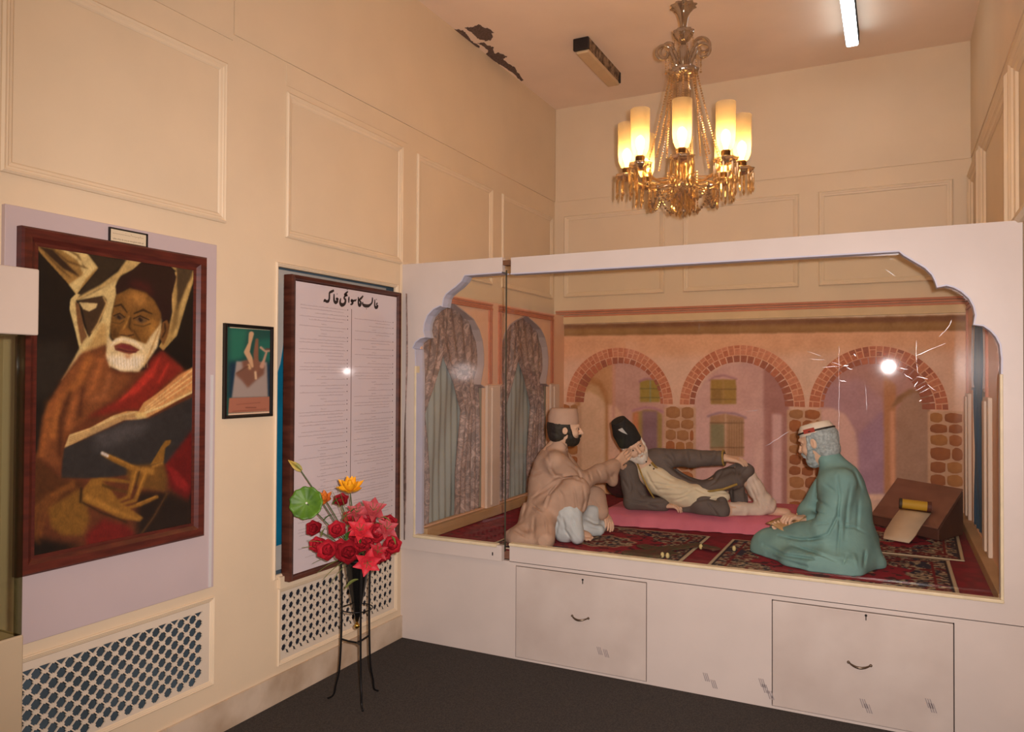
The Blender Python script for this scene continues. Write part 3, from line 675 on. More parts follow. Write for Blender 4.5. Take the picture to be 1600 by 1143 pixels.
    for k in range(6): c.line([B(365+k*16, 640), B(365+k*16, 860)], 1, (128, 96, 58), .8)
    c.line([B(342, 600), B(342, 860)], 2.2, (176, 140, 110), 1); c.line([B(246, 655), B(458, 655)], 1.2, (112, 76, 44), .8); c.line([B(246, 812), B(458, 812)], 1.2, (112, 76, 44), .8)
    # right
    c.poly([E(130, 560), E(150, 420), E(230, 280), E(350, 215), E(480, 190), E(620, 215), E(720, 300), E(790, 450), E(800, 1100), E(120, 1100)], (164, 116, 102), 2)
    c.poly([E(130, 400), E(360, 350), E(525, 500), E(525, 1100), E(130, 1100)], (160, 118, 118), 10)
    c.poly([E(130, 540), E(200, 540), E(280, 580), E(340, 680), E(362, 800), E(362, 1080), E(130, 1080)], (190, 146, 130), 2)
    c.poly([E(362, 700), E(500, 560), E(525, 560), E(525, 1070), E(362, 1070)], (150, 112, 124), 5)
    c.poly([E(515, 330), E(590, 400), E(595, 1070), E(520, 1070)], (170, 112, 70), 3)
    c.poly([E(552, 560), E(582, 560), E(588, 1020), E(556, 1020)], (196, 134, 96), 2)
    c.poly([E(560, 540), E(600, 470), E(680, 420), E(790, 450), E(800, 620), E(640, 500)], (134, 92, 54), 3)
    c.poly([E(595, 560), E(640, 480), E(710, 440), E(790, 470), E(800, 1010), E(595, 1000)], (150, 112, 86), 3)
    c.poly([E(120, 1075), E(520, 1070), E(520, 1110), E(120, 1110)], (206, 166, 138), 2)
    # pier mortar
    for a, b, y0 in ((868, 909, 634), (1038, 1087, 636), (1230, 1283, 640), (1450, 1525, 642)):
        c.poly([(a, y0), (b, y0), (b, 800), (a, 800)], (180, 138, 104), 1.5)
    n = (vnoise(*[q*.05 for q in np.mgrid[0:c.h, 0:c.w][::-1]], 3)-.5)*10+(vnoise(*[q*.35 for q in np.mgrid[0:c.h, 0:c.w][::-1]], 5)-.5)*9
    c.a = c.a+n[..., None]; g_ = c.a.mean(-1, keepdims=True); c.a = np.clip((g_+(c.a-g_)*.92)*1.17+np.array((0, 1, 5)), 0, 246); return c
mur = mk_mural()
MY = D-.03
mo = empty('painted_backdrop', (1.6, MY, PZ), 'painted street scene of brick arches across the back of the showcase', 'mural')
MB().box((.03, MY+.001, PZ), (XR-.02, MY+.02, 2.10)).build('backdrop_board', M('board_edge', (170, 130, 100), .7), mo)
paintgrid('painted_scene', (.03, MY, PZ), (XR-.05, 0, 0), (0, 0, 2.10-PZ), 620, 300, lambda P, u, v: mur.sample(*proj(P)), vc, mo)
m = MB()
for q, hh in ((0, .014), (.022, .008), (.042, .014)): m.box((.03, D-.006-hh-.02, 2.122+q), (XR-.01, D-.006, 2.138+q))
m.build('cornice_strip', M('terracotta_strip_paint'), mo)
bevel(MB().box((.03, D-.05, 2.062), (XR-.01, D-.004, 2.122)).build('cornice_band', M('cream_cornice_paint', (214, 184, 140), .6, var=.05), mo), .003)
bcols = [M('painted_brick_%s' % n_, c_, .75, var=.15, scale=40) for n_, c_ in (('russet', (206, 128, 94)), ('clay', (196, 114, 82)), ('salmon', (214, 138, 104)), ('umber', (170, 98, 74)))]
scols = [M('painted_stone_%s' % n_, c_, .75, col2=c2_, scale=14) for n_, c_, c2_ in (('rust', (184, 112, 62), (154, 88, 50)), ('ochre', (188, 126, 70), (160, 104, 58)), ('brown', (170, 102, 58), (142, 82, 50)), ('tan', (184, 130, 82), (160, 106, 66)))]
mort = M('painted_mortar', (226, 164, 128), .75, var=.06, scale=30)
def ringpoly(cx, cz, r0, r1, a0, a1, sx=1., n=3):
    return [(cx+sx*r1*math.cos(a0+(a1-a0)*k/n), cz+r1*math.sin(a0+(a1-a0)*k/n)) for k in range(n+1)]+[(cx+sx*r0*math.cos(a0+(a1-a0)*k/n), cz+r0*math.sin(a0+(a1-a0)*k/n)) for k in range(n, -1, -1)]
rg = random.Random(5)
for ai, (cx, r, off, hue) in enumerate(((.608, .474, -.012, 0), (1.620, .482, .004, 0), (2.590, .462, .016, 1))):
    cz = 1.375
    R1, R0, Ri = r, r-.078, r-.128
    m = MB(); mp = ringpoly(cx, cz, R0-.002, R1, 0, PI, 1, 40)
    V = [(x, MY-.002, z) for x, z in mp]; n = 41
    m.add(V, [(k, k+1, 2*n-2-k, 2*n-1-k) for k in range(n-1)]); m.build('arch_mortar', mort, mo)
    N_ = 30
    for k in range(N_):
        a0 = PI*k/N_+.010; a1 = PI*(k+1)/N_-.010
        segs = [(R0+.003, R1-.002)] if k % 3 == 1 else ([(R0+.003, (R0+R1)/2-.003+.012*(k % 2)), ((R0+R1)/2+.003+.012*(k % 2), R1-.002)])
        for s0, s1 in segs:
            P = ringpoly(cx, cz, s0, s1, a0+rg.uniform(-.004, .004), a1, 1, 1)
            MB().prism([(x, MY-.0025, z) for x, z in P], (0, -.0025, 0)).build('brick', bcols[rg.choice((0, 0, 2, 1) if not hue else (1, 1, 3, 0))], mo)
    # underside course, seen wider on one side as painted in perspective
    for k in range(22):
        a0 = PI*k/22+.012; a1 = PI*(k+1)/22-.012
        side = math.cos((a0+a1)/2); wdt = (.052+(-.03*side if ai == 0 else .012*side if ai == 1 else .03*side))*1.0
        if wdt < .022: continue
        P = ringpoly(cx, cz, R0-.004-wdt, R0-.004, a0, a1, 1, 1)
        MB().prism([(x, MY-.002, z) for x, z in P], (0, -.002, 0)).build('brick', bcols[3] if rg.random() < .6 else bcols[1], mo)
def stones(x0, x1, rows, ncol, seed):
    rg = random.Random(seed); z = 1.362
    while z > PZ+.03:
        h = rg.uniform(.072, .105); x = x0+.004
        while x < x1-.03:
            wd = min(rg.uniform(.08, .135), x1-x)
            if x1-(x+wd) < .035: wd = x1-x
            cx, cz = x+wd/2, z-h/2; P = []
            for k in range(10):
                a = 2*PI*k/10; e = 3.6; ca, sa = math.cos(a), math.sin(a)
                rr = (abs(ca)**e+abs(sa)**e)**(-1/e)*rg.uniform(.9, 1.03)
                P.append((cx+(wd/2-.003)*rr*ca, MY-.001, cz+(h/2-.003)*rr*sa))
            MB().prism(P, (0, -.004, 0)).build('stone', rg.choice(scols), mo)
            x += wd
        z -= h
stones(.04, .245, 9, 2, 1); stones(1.014, 1.255, 9, 2, 2); stones(1.978, 2.212, 9, 2, 3); stones(2.93, 3.14, 9, 2, 4)
# ================================================================== portrait and pictures on the left wall
bb = tag(bevel(MB().box((.0, -2.36, .668), (.022, -1.462, 2.175)).build('backing_panel', lilac), .002), 'large lilac board fixed to the wall behind the big portrait', 'board')
MB().box((.0221, -1.49, .672), (.027, -1.478, 1.6)).build('edge_strip', M('pale_edge_strip', (200, 194, 190), .5), bb)
fw = M('mahogany_frame_wood', (90, 36, 26), .35, col2=(68, 26, 20), scale=9, stretch=(1, 1, 6))
def framed(name, x, y0, y1, z0, z1, bw, dep, mat, label, cat='picture', x0=0.):
    o = empty(name, (x0, (y0+y1)/2, z0), label, cat)
    prof = [(0, 0), (0, dep*.8), (bw*.12, dep), (bw*.55, dep*.92), (bw*.8, dep*.62), (bw, dep*.58), (bw, 0)]
    corners = lambda t: ((y0+t, z0+t), (y1-t, z0+t), (y1-t, z1-t), (y0+t, z1-t))
    V = [(x0+h_, c[0], c[1]) for t, h_ in prof for c in corners(t)]
    Fc = [(j*4+k, j*4+(k+1) % 4, (j+1)*4+(k+1) % 4, (j+1)*4+k) for j in range(len(prof)-1) for k in range(4)]
    MB().add(V, Fc).build('frame', mat, o); return o
po = framed('portrait_painting', 0, -2.322, -1.541, .910, 2.106, .062, .035, fw, 'large portrait of a white-bearded man holding an open book, in a dark red frame', 'painting', x0=.0225)
def mk_portrait():
    c = Cv(25, 355, 335, 905, 1.6, (22, 17, 14))
    A = lambda x, y: (30+x/4.397, 360+y/4.396); B = lambda x, y: (30+x/3.81, 600+y/3.81)
    g = lambda *p: [A(*q) for q in p]; hB = lambda *p: [B(*q) for q in p]
    li, mi, dk = (216, 186, 120), (160, 120, 62), (70, 48, 28)
    c.poly(g((60, 800), (300, 750), (400, 900), (200, 1143), (60, 1200)), (38, 32, 26), 12)
    # light cloth forms
    c.poly(g((95, 85), (230, 80), (430, 105), (550, 255), (470, 350), (392, 440), (350, 380), (250, 270), (150, 160)), mi, 1.2)
    c.poly(g((230, 85), (430, 108), (545, 250), (460, 330), (395, 440), (340, 370), (440, 300), (400, 200)), li, 2)
    c.poly(g((130, 105), (230, 130), (420, 320), (300, 260)), (52, 34, 22), 2)
    for p in (((200, 100), (330, 210), (470, 260)), ((280, 100), (400, 170), (450, 250)), ((180, 160), (280, 260), (350, 320))): c.line(g(*p), [1, 4, 1], (90, 62, 30), 1.5, .8)
    c.line(g((240, 95), (380, 180), (500, 270)), [2, 4, 2], (228, 196, 128), 1.5, .8)
    c.poly(g((440, 115), (760, 160), (690, 250), (600, 330), (420, 470), (395, 450), (545, 260)), (50, 38, 26), 2)
    c.poly(g((760, 165), (890, 185), (800, 260), (700, 310), (660, 370), (560, 400), (400, 480), (380, 470), (560, 370), (680, 280)), (196, 162, 98), 2)
    c.poly(g((395, 430), (420, 440), (390, 480), (430, 620), (480, 740), (420, 840), (385, 690), (345, 540), (352, 470)), li, 1.5)
    c.poly(g((385, 490), (410, 500), (450, 680), (470, 735), (430, 800), (400, 640)), (120, 80, 46), 1.5)
    c.poly(g((400, 480), (560, 400), (670, 340), (668, 440), (640, 560), (625, 700), (600, 860), (420, 850), (300, 1020), (440, 760), (560, 620), (600, 480), (580, 450)), li, 2)
    c.poly(g((420, 480), (570, 450), (600, 480), (560, 600), (480, 735), (450, 620)), (66, 46, 28), 1.5)
    c.poly(g((410, 492), (540, 500), (530, 530), (480, 555), (440, 540)), (214, 184, 122), 1.5)
    c.line(g((580, 460), (600, 500), (540, 640), (500, 700)), 2.5, (200, 160, 96), 1.2)
    c.poly(g((560, 640), (600, 640), (600, 800), (470, 830), (330, 960), (480, 790)), (182, 140, 78), 4, .8)
    c.line(g((420, 850), (350, 950), (295, 1025)), [6, 4, 1], (224, 200, 140), 1.2)
    # right cloth
    c.poly(g((960, 185), (1080, 200), (1235, 240), (1180, 400), (1120, 600), (1085, 720), (990, 825), (960, 795), (1030, 680), (1060, 540), (1050, 420), (1080, 280)), (176, 140, 78), 1.5)
    c.poly(g((1080, 240), (1210, 240), (1110, 480), (1080, 560), (1085, 420)), (74, 56, 36), 2)
    c.line(g((1225, 250), (1150, 430), (1090, 620), (1070, 720)), [2, 6, 3], (206, 172, 104), 1.5, .8)
    c.line(g((1075, 290), (1050, 430), (1060, 560), (1030, 690)), [3, 4, 3], (196, 158, 92), 1.2)
    c.poly(g((1060, 560), (1100, 480), (1090, 640), (1040, 720)), (120, 90, 48), 3, .7)
    # robe
    c.poly([A(420, 850), A(600, 780), A(640, 950), A(900, 960), A(980, 830), A(1130, 950), A(1230, 1050), B(1050, 300), B(960, 420), B(1000, 600), B(1020, 860), B(880, 900), B(100, 1040), B(40, 1040), B(40, 480), B(110, 400), B(140, 200), B(180, 100), A(300, 1020)], (98, 50, 28), 4)
    c.poly([A(430, 850), A(600, 800), A(640, 980), A(780, 1000), A(660, 1143), B(400, 200), B(280, 320), B(240, 520), B(130, 430), B(150, 200), A(300, 1020)], (126, 70, 36), 6)
    for p, col, w_ in (((A(480, 880), A(400, 1050), B(240, 80), B(200, 300)), (188, 112, 50), 11), ((A(560, 900), A(500, 1100), B(330, 100), B(290, 260)), (180, 104, 52), 9), ((A(620, 1000), A(580, 1130), B(440, 90)), (164, 98, 56), 8),
                       ((B(180, 120), B(150, 300), B(130, 420)), (180, 104, 46), 7), ((A(380, 960), A(300, 1100), B(200, 140)), (146, 82, 40), 8), ((B(300, 60), B(250, 200), B(240, 420)), (54, 26, 16), 6), ((B(380, 30), B(360, 180)), (60, 28, 18), 6)): c.line(p, w_, col, 5, .75)
    c.poly([A(900, 880), A(980, 820), A(1130, 950), A(1000, 1060), B(720, 150), B(600, 160), B(400, 200), A(740, 1130), A(860, 980)], (128, 36, 26), 5)
    for p in ((A(960, 880), A(900, 1000), A(780, 1130)), (A(900, 960), A(800, 1080), B(600, 100)), (A(1020, 920), A(960, 1040))): c.line(p, [3, 8, 3], (200, 54, 40), 3, .85)
    # hat
    c.poly(g((880, 180), (960, 190), (1040, 240), (1080, 320), (1050, 440), (1040, 580), (1015, 640), (960, 600), (920, 470), (860, 420), (740, 400), (668, 440), (662, 380), (700, 320), (780, 270)), (38, 18, 16), 1.5)
    c.poly(g((740, 370), (800, 330), (900, 370), (930, 460), (860, 420)), (68, 22, 20), 6)
    # face
    c.poly(g((668, 440), (760, 395), (870, 425), (930, 480), (975, 570), (975, 700), (900, 820), (700, 800), (632, 730), (628, 650), (640, 560)), (126, 84, 36), 2)
    c.poly(g((740, 440), (850, 450), (900, 520), (800, 520), (730, 510)), (158, 106, 48), 6, .8)
    c.poly(g((630, 640), (700, 660), (690, 730), (640, 740)), (92, 60, 26), 4)
    c.poly(g((860, 640), (920, 600), (960, 680), (880, 740)), (172, 118, 52), 6, .9); c.poly(g((760, 420), (850, 430), (880, 500), (800, 505)), (172, 118, 56), 7, .8); c.poly(g((650, 640), (690, 650), (680, 700), (650, 690)), (146, 98, 42), 5, .8)
    c.line(g((655, 520), (700, 508), (740, 560)), [1.5, 3, 1.5], (50, 32, 16), 1)
    c.line(g((790, 570), (850, 545), (910, 570)), [1.5, 3.5, 1.5], (50, 32, 16), 1)
    c.poly(g((650, 590), (690, 570), (725, 600), (690, 620)), (96, 68, 40), 1.2); c.line(g((650, 585), (690, 568), (725, 595)), 1.4, (38, 24, 14), .8); c.line(g((682, 592), (690, 600)), 4, (40, 26, 18), 1)
    c.poly(g((790, 610), (830, 590), (885, 620), (840, 640)), (104, 74, 44), 1.2); c.line(g((785, 605), (830, 585), (890, 612)), 1.6, (38, 24, 14), .8); c.line(g((828, 608), (836, 616)), 5, (40, 26, 18), 1)
    c.line(g((640, 630), (690, 640), (720, 620)), 1.3, (80, 54, 26), 1); c.line(g((790, 645), (850, 658), (900, 640)), 1.5, (80, 54, 26), 1)
    c.line(g((755, 590), (735, 640), (700, 700)), [2, 3, 4], (168, 118, 54), 1.4); c.line(g((765, 600), (755, 660), (775, 700)), [2, 4, 3], (74, 48, 22), 1.6)
    c.poly(g((685, 690), (730, 670), (790, 700), (775, 725), (700, 715)), (140, 92, 42), 2); c.line(g((700, 718), (740, 726), (785, 715)), 2, (60, 36, 18), 1)
    c.line(g((660, 680), (650, 720)), 3, (84, 54, 24), 2); c.line(g((790, 690), (830, 760)), 3, (84, 54, 24), 2)
    # ear
    c.poly(g((985, 630), (1015, 612), (1035, 650), (1020, 720), (990, 790), (965, 740)), (120, 78, 38), 1.2); c.line(g((1000, 640), (1005, 690), (985, 730)), 2.5, (64, 38, 18), 1)
    # beard
    c.poly(g((980, 590), (965, 650), (900, 730), (870, 780), (740, 730), (700, 725), (640, 760), (610, 720), (595, 850), (620, 930), (700, 965), (820, 970), (880, 900), (950, 800), (970, 700)), (226, 196, 140), 2)
    c.poly(g((600, 860), (700, 860), (860, 860), (820, 950), (700, 955), (630, 920)), (240, 222, 190), 5)
    for k in range(14): x = 615+k*20; c.line(g((x, 840), (x+6, 940)), .9, (204, 170, 116), .8, .7)
    for k in range(10): c.line(g((975-k*8, 640+k*22), (945-k*10, 720+k*24)), 1., (190, 150, 92), .9, .7)
    c.poly(g((650, 790), (700, 770), (760, 780), (830, 820), (800, 835), (760, 850), (720, 840), (660, 820)), (126, 68, 46), 1.5)
    c.poly(g((665, 795), (720, 780), (780, 800), (815, 825), (740, 815)), (120, 44, 44), 1.2); c.line(g((680, 812), (740, 830), (800, 834)), 2, (80, 26, 30), 1)
    c.poly(g((720, 850), (770, 850), (760, 880), (735, 880)), (180, 116, 70), 3, .7)
    c.line(g((630, 790), (670, 750), (720, 745)), [2, 5, 3], (238, 214, 170), 1.2); c.line(g((720, 745), (790, 765), (850, 815)), [3, 6, 2], (238, 214, 170), 1.2)
    # book
    c.poly([B(270, 380), B(300, 300), B(420, 260), B(560, 185), B(640, 160), B(710, 160), B(740, 110), B(800, 70), A(1220, 920), B(1060, 30), B(870, 140), B(760, 200), B(690, 215), B(620, 215)], (206, 150, 88), 1.5)
    c.poly([B(270, 378), B(298, 302), B(420, 262), B(560, 188), B(700, 160), B(720, 190), B(620, 212), B(450, 290)], (214, 178, 116), 1.5)
    for k in range(4): c.line([B(300, 318+k*12), B(450, 262+k*10), B(600, 195+k*7), B(700, 172+k*5)], 1, (170, 120, 66), .8, .8)
    c.poly([B(740, 150), B(800, 80), A(1100, 990), A(1215, 925), A(1215, 1050), B(1000, 30), B(850, 120)], (214, 146, 86), 2)
    for k in range(3): c.line([B(750, 140+k*14), B(850, 60+k*22), A(1200, 950+k*40)], 1.4, (236, 200, 130), 1)
    c.line([B(700, 190), B(860, 130), B(1055, 35)], 3, (232, 202, 136), 1); c.poly(hB((690, 170), (750, 165), (760, 200), (700, 212)), (222, 184, 110), 2)
    c.poly(hB((268, 380), (450, 300), (640, 215), (700, 212), (770, 205), (900, 140), (1056, 65), (1050, 250), (960, 420), (880, 470), (640, 540), (480, 560), (250, 560), (258, 450)), (48, 44, 42), 2)
    c.poly(hB((420, 310), (660, 225), (800, 210), (720, 300), (480, 400)), (82, 76, 74), 12, .8)
    # lower red
    c.poly(hB((870, 480), (1040, 260), (1050, 600), (1000, 700), (900, 620)), (104, 22, 20), 4); c.poly(hB((875, 480), (940, 520), (1010, 600), (1000, 640), (930, 600)), (140, 30, 28), 3)
    c.poly(hB((400, 900), (500, 800), (640, 840), (700, 900), (560, 960), (400, 985)), (112, 26, 22), 6)
    c.poly(hB((700, 640), (890, 640), (1030, 700), (1030, 870), (700, 930)), (34, 22, 16), 8)
    c.poly(hB((40, 900), (250, 940), (380, 960), (60, 1060)), (26, 18, 13), 8)
    # sleeves and hands
    sk, skl, skd = (142, 96, 36), (176, 122, 50), (86, 56, 22)
    c.poly(hB((40, 500), (110, 440), (250, 560), (380, 570), (360, 640), (180, 740), (100, 800), (130, 960), (40, 900)), (84, 46, 22), 5)
    for k in range(4): c.line(hB((60+k*22, 900), (70+k*30, 760), (180+k*30, 660-k*12), (320, 610-k*10)), 4, (126, 74, 32), 3, .8)
    c.poly(hB((170, 740), (360, 620), (400, 700), (420, 800), (380, 900), (260, 900), (190, 850)), (128, 86, 32), 5)
    c.poly(hB((370, 640), (430, 560), (480, 560), (540, 620), (600, 700), (740, 795), (720, 815), (600, 800), (480, 740), (380, 700)), sk, 2)
    c.line(hB((400, 670), (520, 730), (700, 800)), [7, 8, 4], skl, 2.5, .8)
    c.line(hB((480, 565), (560, 570), (650, 580)), [5, 6, 5], sk, 1.5); c.line(hB((500, 600), (570, 625), (640, 640)), [4, 5, 4], skd, 1.5)
    c.poly(hB((640, 480), (720, 480), (860, 470), (880, 560), (870, 640), (740, 620), (640, 560)), (112, 74, 30), 4)
    c.poly(hB((780, 480), (840, 380), (870, 335), (905, 330), (900, 355), (870, 380), (860, 460)), sk, 1.5)
    c.line(hB((500, 415), (580, 455), (690, 505)), [6, 9, 8], sk, 1.5); c.line(hB((495, 410), (525, 425)), 5, (210, 196, 180), 1); c.line(hB((540, 425), (680, 490)), 2.5, skl, 1.5)
    c.line(hB((690, 500), (670, 600), (650, 670), (590, 695)), [8, 7, 6, 4], sk, 1.3); c.line(hB((755, 520), (720, 620), (690, 690), (610, 715)), [8, 7, 6, 4], sk, 1.3)
    c.line(hB((695, 520), (665, 640)), 2, skl, 1.2); c.line(hB((750, 530), (705, 650)), 2, skl, 1.2); c.line(hB((820, 670), (720, 715), (610, 745)), [5, 6, 4], sk, 1.5); c.line(hB((810, 668), (700, 712)), 1.8, skl, 1)
    c.poly(hB((700, 490), (810, 500), (800, 540), (700, 520)), skl, 3, .8); c.line(hB((800, 490), (850, 470)), 4, skl, 2)
    c.line(hB((715, 520), (690, 620)), 1.5, (60, 38, 18), 1.2); c.line(hB((880, 650), (800, 790), (720, 900)), 2, (96, 62, 30), 2)
    c.line(hB((370, 620), (365, 700)), 3, (40, 26, 14), 2); c.line(hB((380, 705), (480, 760), (640, 820)), 2, (50, 32, 16), 2)
    yy, xx = np.mgrid[0:c.h, 0:c.w]; n = (vnoise(xx*.6, yy*.25, 3)-.5)*.16+(vnoise(xx*.1, yy*.1, 9)-.5)*.15
    c.a *= .88*(1+n[..., None]); return c
pc = mk_portrait()
paintgrid('canvas', (.0225+.018, -2.322+.055, .965), (0, .781-.11, 0), (0, 0, 1.196-.11), 300, 470, lambda P, u, v: pc.sample(*proj(P)), vcg, po)
# caption plate on top of the portrait frame
blackp = M('black_lacquer', (20, 14, 14), .3)
paper = M('cream_paper', (208, 190, 158), .6)
a0 = on(0, .04, 173.5, 376); a1 = on(0, .04, 233, 385); zt_ = on(0, .04, 174, 360)[2]
cp = framed('caption_plate', 0, a0[1], a1[1], 2.1065, 2.163, .006, .012, blackp, 'small black-edged caption plate above the big portrait frame', 'sign', x0=.0225)
MB().box((.023, a0[1]+.003, 2.11), (.029, a1[1]-.003, 2.16)).build('caption_paper', paper, cp)
ink = M('dark_ink', (40, 28, 26), .6); inkl = M('faded_ink', (112, 92, 84), .6)
def text_obj(s_, x, y0, y1, z, mat, parent, sx=1.0):
    cu = bpy.data.curves.new('t', 'FONT'); cu.body = s_; cu.size = .02; o = bpy.data.objects.new('t', cu); COL.objects.link(o)
    bpy.context.view_layer.update(); me = bpy.data.meshes.new_from_object(o.evaluated_get(bpy.context.evaluated_depsgraph_get())); bpy.data.objects.remove(o)
    V = np.array([tuple(v.co) for v in me.vertices]); Fc = [tuple(p.vertices) for p in me.polygons]
    k = (y1-y0)/(V[:, 0].max()-V[:, 0].min()); V2 = np.stack([np.full(len(V), x), y0+(V[:, 0]-V[:, 0].min())*k, z+V[:, 1]*k*sx], 1)
    return obj('lettering', V2, Fc, mat, parent)
text_obj('Like a fire do you as one given with oil', .0295, a0[1]+.016, a1[1]-.018, 2.119, ink, cp, 1.0)
def script_strokes(mb, x, y0, y1, z, h, rg, t=.0012):
    """a run of small right-to-left cursive strokes with dots"""
    y = y1
    while y > y0:
        w_ = rg.uniform(h*.5, h*1.6); k = rg.random(); wv = [(y, z+h*.1), (y-w_*.3, z-h*.15*rg.random()), (y-w_*.7, z+h*.1*rg.random())]
        pts = wv+([(y-w_, z+h*rg.uniform(.5, 1))] if k < .35 else [(y-w_, z-h*.1)])
        for (ya, za), (yb, zb) in zip(pts, pts[1:]):
            dy, dz = yb-ya, zb-za; l = math.hypot(dy, dz)+1e-9; ny, nz = -dz/l*t/2, dy/l*t/2
            mb.add([(x, ya+ny, za+nz), (x, yb+ny, zb+nz), (x, yb-ny, zb-nz), (x, ya-ny, za-nz)], [(0, 1, 2, 3)])
        if rg.random() < .4:
            d = h*.12; yy = y-w_*.5; zz = z+h*(.6 if rg.random() < .5 else -.45); mb.add([(x, yy-d, zz), (x, yy, zz+d), (x, yy+d, zz), (x, yy, zz-d)], [(0, 1, 2, 3)])
        y -= w_+h*.15
rgt = random.Random(3)
m = MB(); script_strokes(m, .0295, a0[1]+.018, a1[1]-.018, 2.142, .010, rgt, .0011); m.build('script_line', inkl, cp)
# ---- tall framed text poster
pw = M('brown_frame_wood', (84, 44, 32), .35, col2=(62, 30, 22), scale=8, stretch=(1, 1, 5))
X1 = .062
ps = framed('framed_text_panel', 0, -1.022, -.10, .585, 2.10, .036, X1, pw, 'tall brown-framed white panel of handwritten text behind the flowers', 'poster', x0=.0005)
pg = MB().box((.03, -.99, .615), (.045, -.13, 2.07)).build('text_sheet', M('white_print_sheet', (204, 190, 190), .06, spec=.6), ps)
TX = .0456
def T(x, y): return tuple(on(0, TX, 500+x/16, 440+y/16))
def brush(pts, ws, mat, name='title_lettering'):
    """calligraphy stroke traced on the sheet; widths in zoom pixels"""
    P = [np.array(T(*p))[1:] for p in pts]; Q_ = []
    for i in range(len(P)-1):
        p0 = P[max(i-1, 0)]; p1 = P[i]; p2 = P[i+1]; p3 = P[min(i+2, len(P)-1)]
        for t in np.linspace(0, 1, 6, endpoint=(i == len(P)-2)): Q_.append((.5*(2*p1+(p2-p0)*t+(2*p0-5*p1+4*p2-p3)*t*t+(3*p1-p0-3*p2+p3)*t**3), ws[i]+(ws[i+1]-ws[i])*t))
    V = []; k = .00125/1.9
    for i, (p, w_) in enumerate(Q_):
        a = Q_[max(i-1, 0)][0]; b = Q_[min(i+1, len(Q_)-1)][0]; d = (b-a)/max(np.linalg.norm(b-a), 1e-9); n_ = np.array((-d[1], d[0]))*max(w_, 6)*.5*k*.8
        V += [(TX, *(p+n_)), (TX, *(p-n_))]
    return V, [(2*i, 2*i+1, 2*i+3, 2*i+2) for i in range(len(Q_)-1)]
tm = MB()
for pts, ws in (
    (((1440, 530), (1415, 555), (1425, 590), (1445, 600), (1425, 635), (1390, 640), (1370, 600), (1368, 520), (1372, 440)), (14, 20, 16, 22, 34, 36, 28, 22, 12)),   # ghain + alef
    (((1310, 390), (1312, 450), (1300, 520), (1270, 560), (1210, 600), (1130, 600), (1075, 570), (1065, 530), (1080, 510)), (14, 24, 22, 22, 34, 38, 30, 22, 10)),   # lam + be
    (((1080, 350), (1030, 410), (975, 455), (1000, 480), (1020, 530), (1000, 585), (975, 580), (960, 520), (960, 380)), (16, 26, 18, 22, 32, 36, 34, 26, 16)),        # kaf + alef
    (((910, 435), (885, 470), (860, 460), (845, 480), (815, 465), (795, 455), (785, 480), (810, 500), (815, 530), (790, 560), (755, 565)), (10, 20, 16, 22, 20, 22, 28, 30, 28, 22, 8)),
    (((725, 370), (722, 440), (718, 525)), (14, 26, 16)),
    (((700, 240), (660, 280), (610, 320), (670, 335), (690, 330)), (12, 24, 16, 26, 14)),
    (((670, 340), (625, 360), (600, 410), (635, 450), (630, 520), (590, 570), (540, 575), (508, 540), (505, 480), (520, 410)), (14, 22, 18, 30, 30, 34, 42, 34, 26, 12)),
    (((465, 440), (430, 420), (410, 430), (440, 470), (425, 500), (390, 515), (360, 490), (350, 420), (352, 300)), (14, 24, 18, 22, 30, 38, 30, 26, 14)),
    (((350, 215), (290, 245), (240, 275), (235, 340), (230, 430), (205, 485), (160, 490), (120, 465), (90, 505)), (20, 28, 22, 24, 24, 30, 28, 30, 8))):
    tm.add(*brush(pts, ws, ink))
for (x, y) in ((1410, 443), (1160, 675), (428, 305), (682, 200)):
    q = 14; tm.add([T(x-q, y), T(x, y-q), T(x+q, y), T(x, y+q)], [(0, 1, 2, 3)])
tm.build('title_lettering', ink, ps)
MB().box((.045, -.553, .70), (.0456, -.549, 1.965)).build('column_rule', inkl, ps)
bm_ = MB(); lm = MB(); rg2 = random.Random(11)
for (ya, yb, z) in ((-.965, -.585, 1.955), (-.53, -.165, 1.915)):
    first = True
    while z > .66:
        nl = rg2.choice((1, 1, 2, 2, 3))
        bm_.lathe([(.0032, 0), (.0032, .0006)], (.045, yb, z+.002), 6, axis=(1, 0, 0))
        for k in range(nl):
            L_ = rg2.uniform(.35, .95)*(yb-ya) if k == nl-1 else (yb-ya)*.97
            script_strokes(lm, .0455, yb-.012-L_*.97, yb-.014-(.02 if k else 0), z, .0058, rg2, .0011); z -= .0155
        z -= .004
        if rg2.random() < .6: script_strokes(lm, .0455, (ya+yb)/2-.02, (ya+yb)/2+.02, z, .005, rg2, .0010); z -= .0135
bm_.build('bullet_marks', ink, ps, kind='stuff'); lm.build('body_text', inkl, ps, kind='stuff')
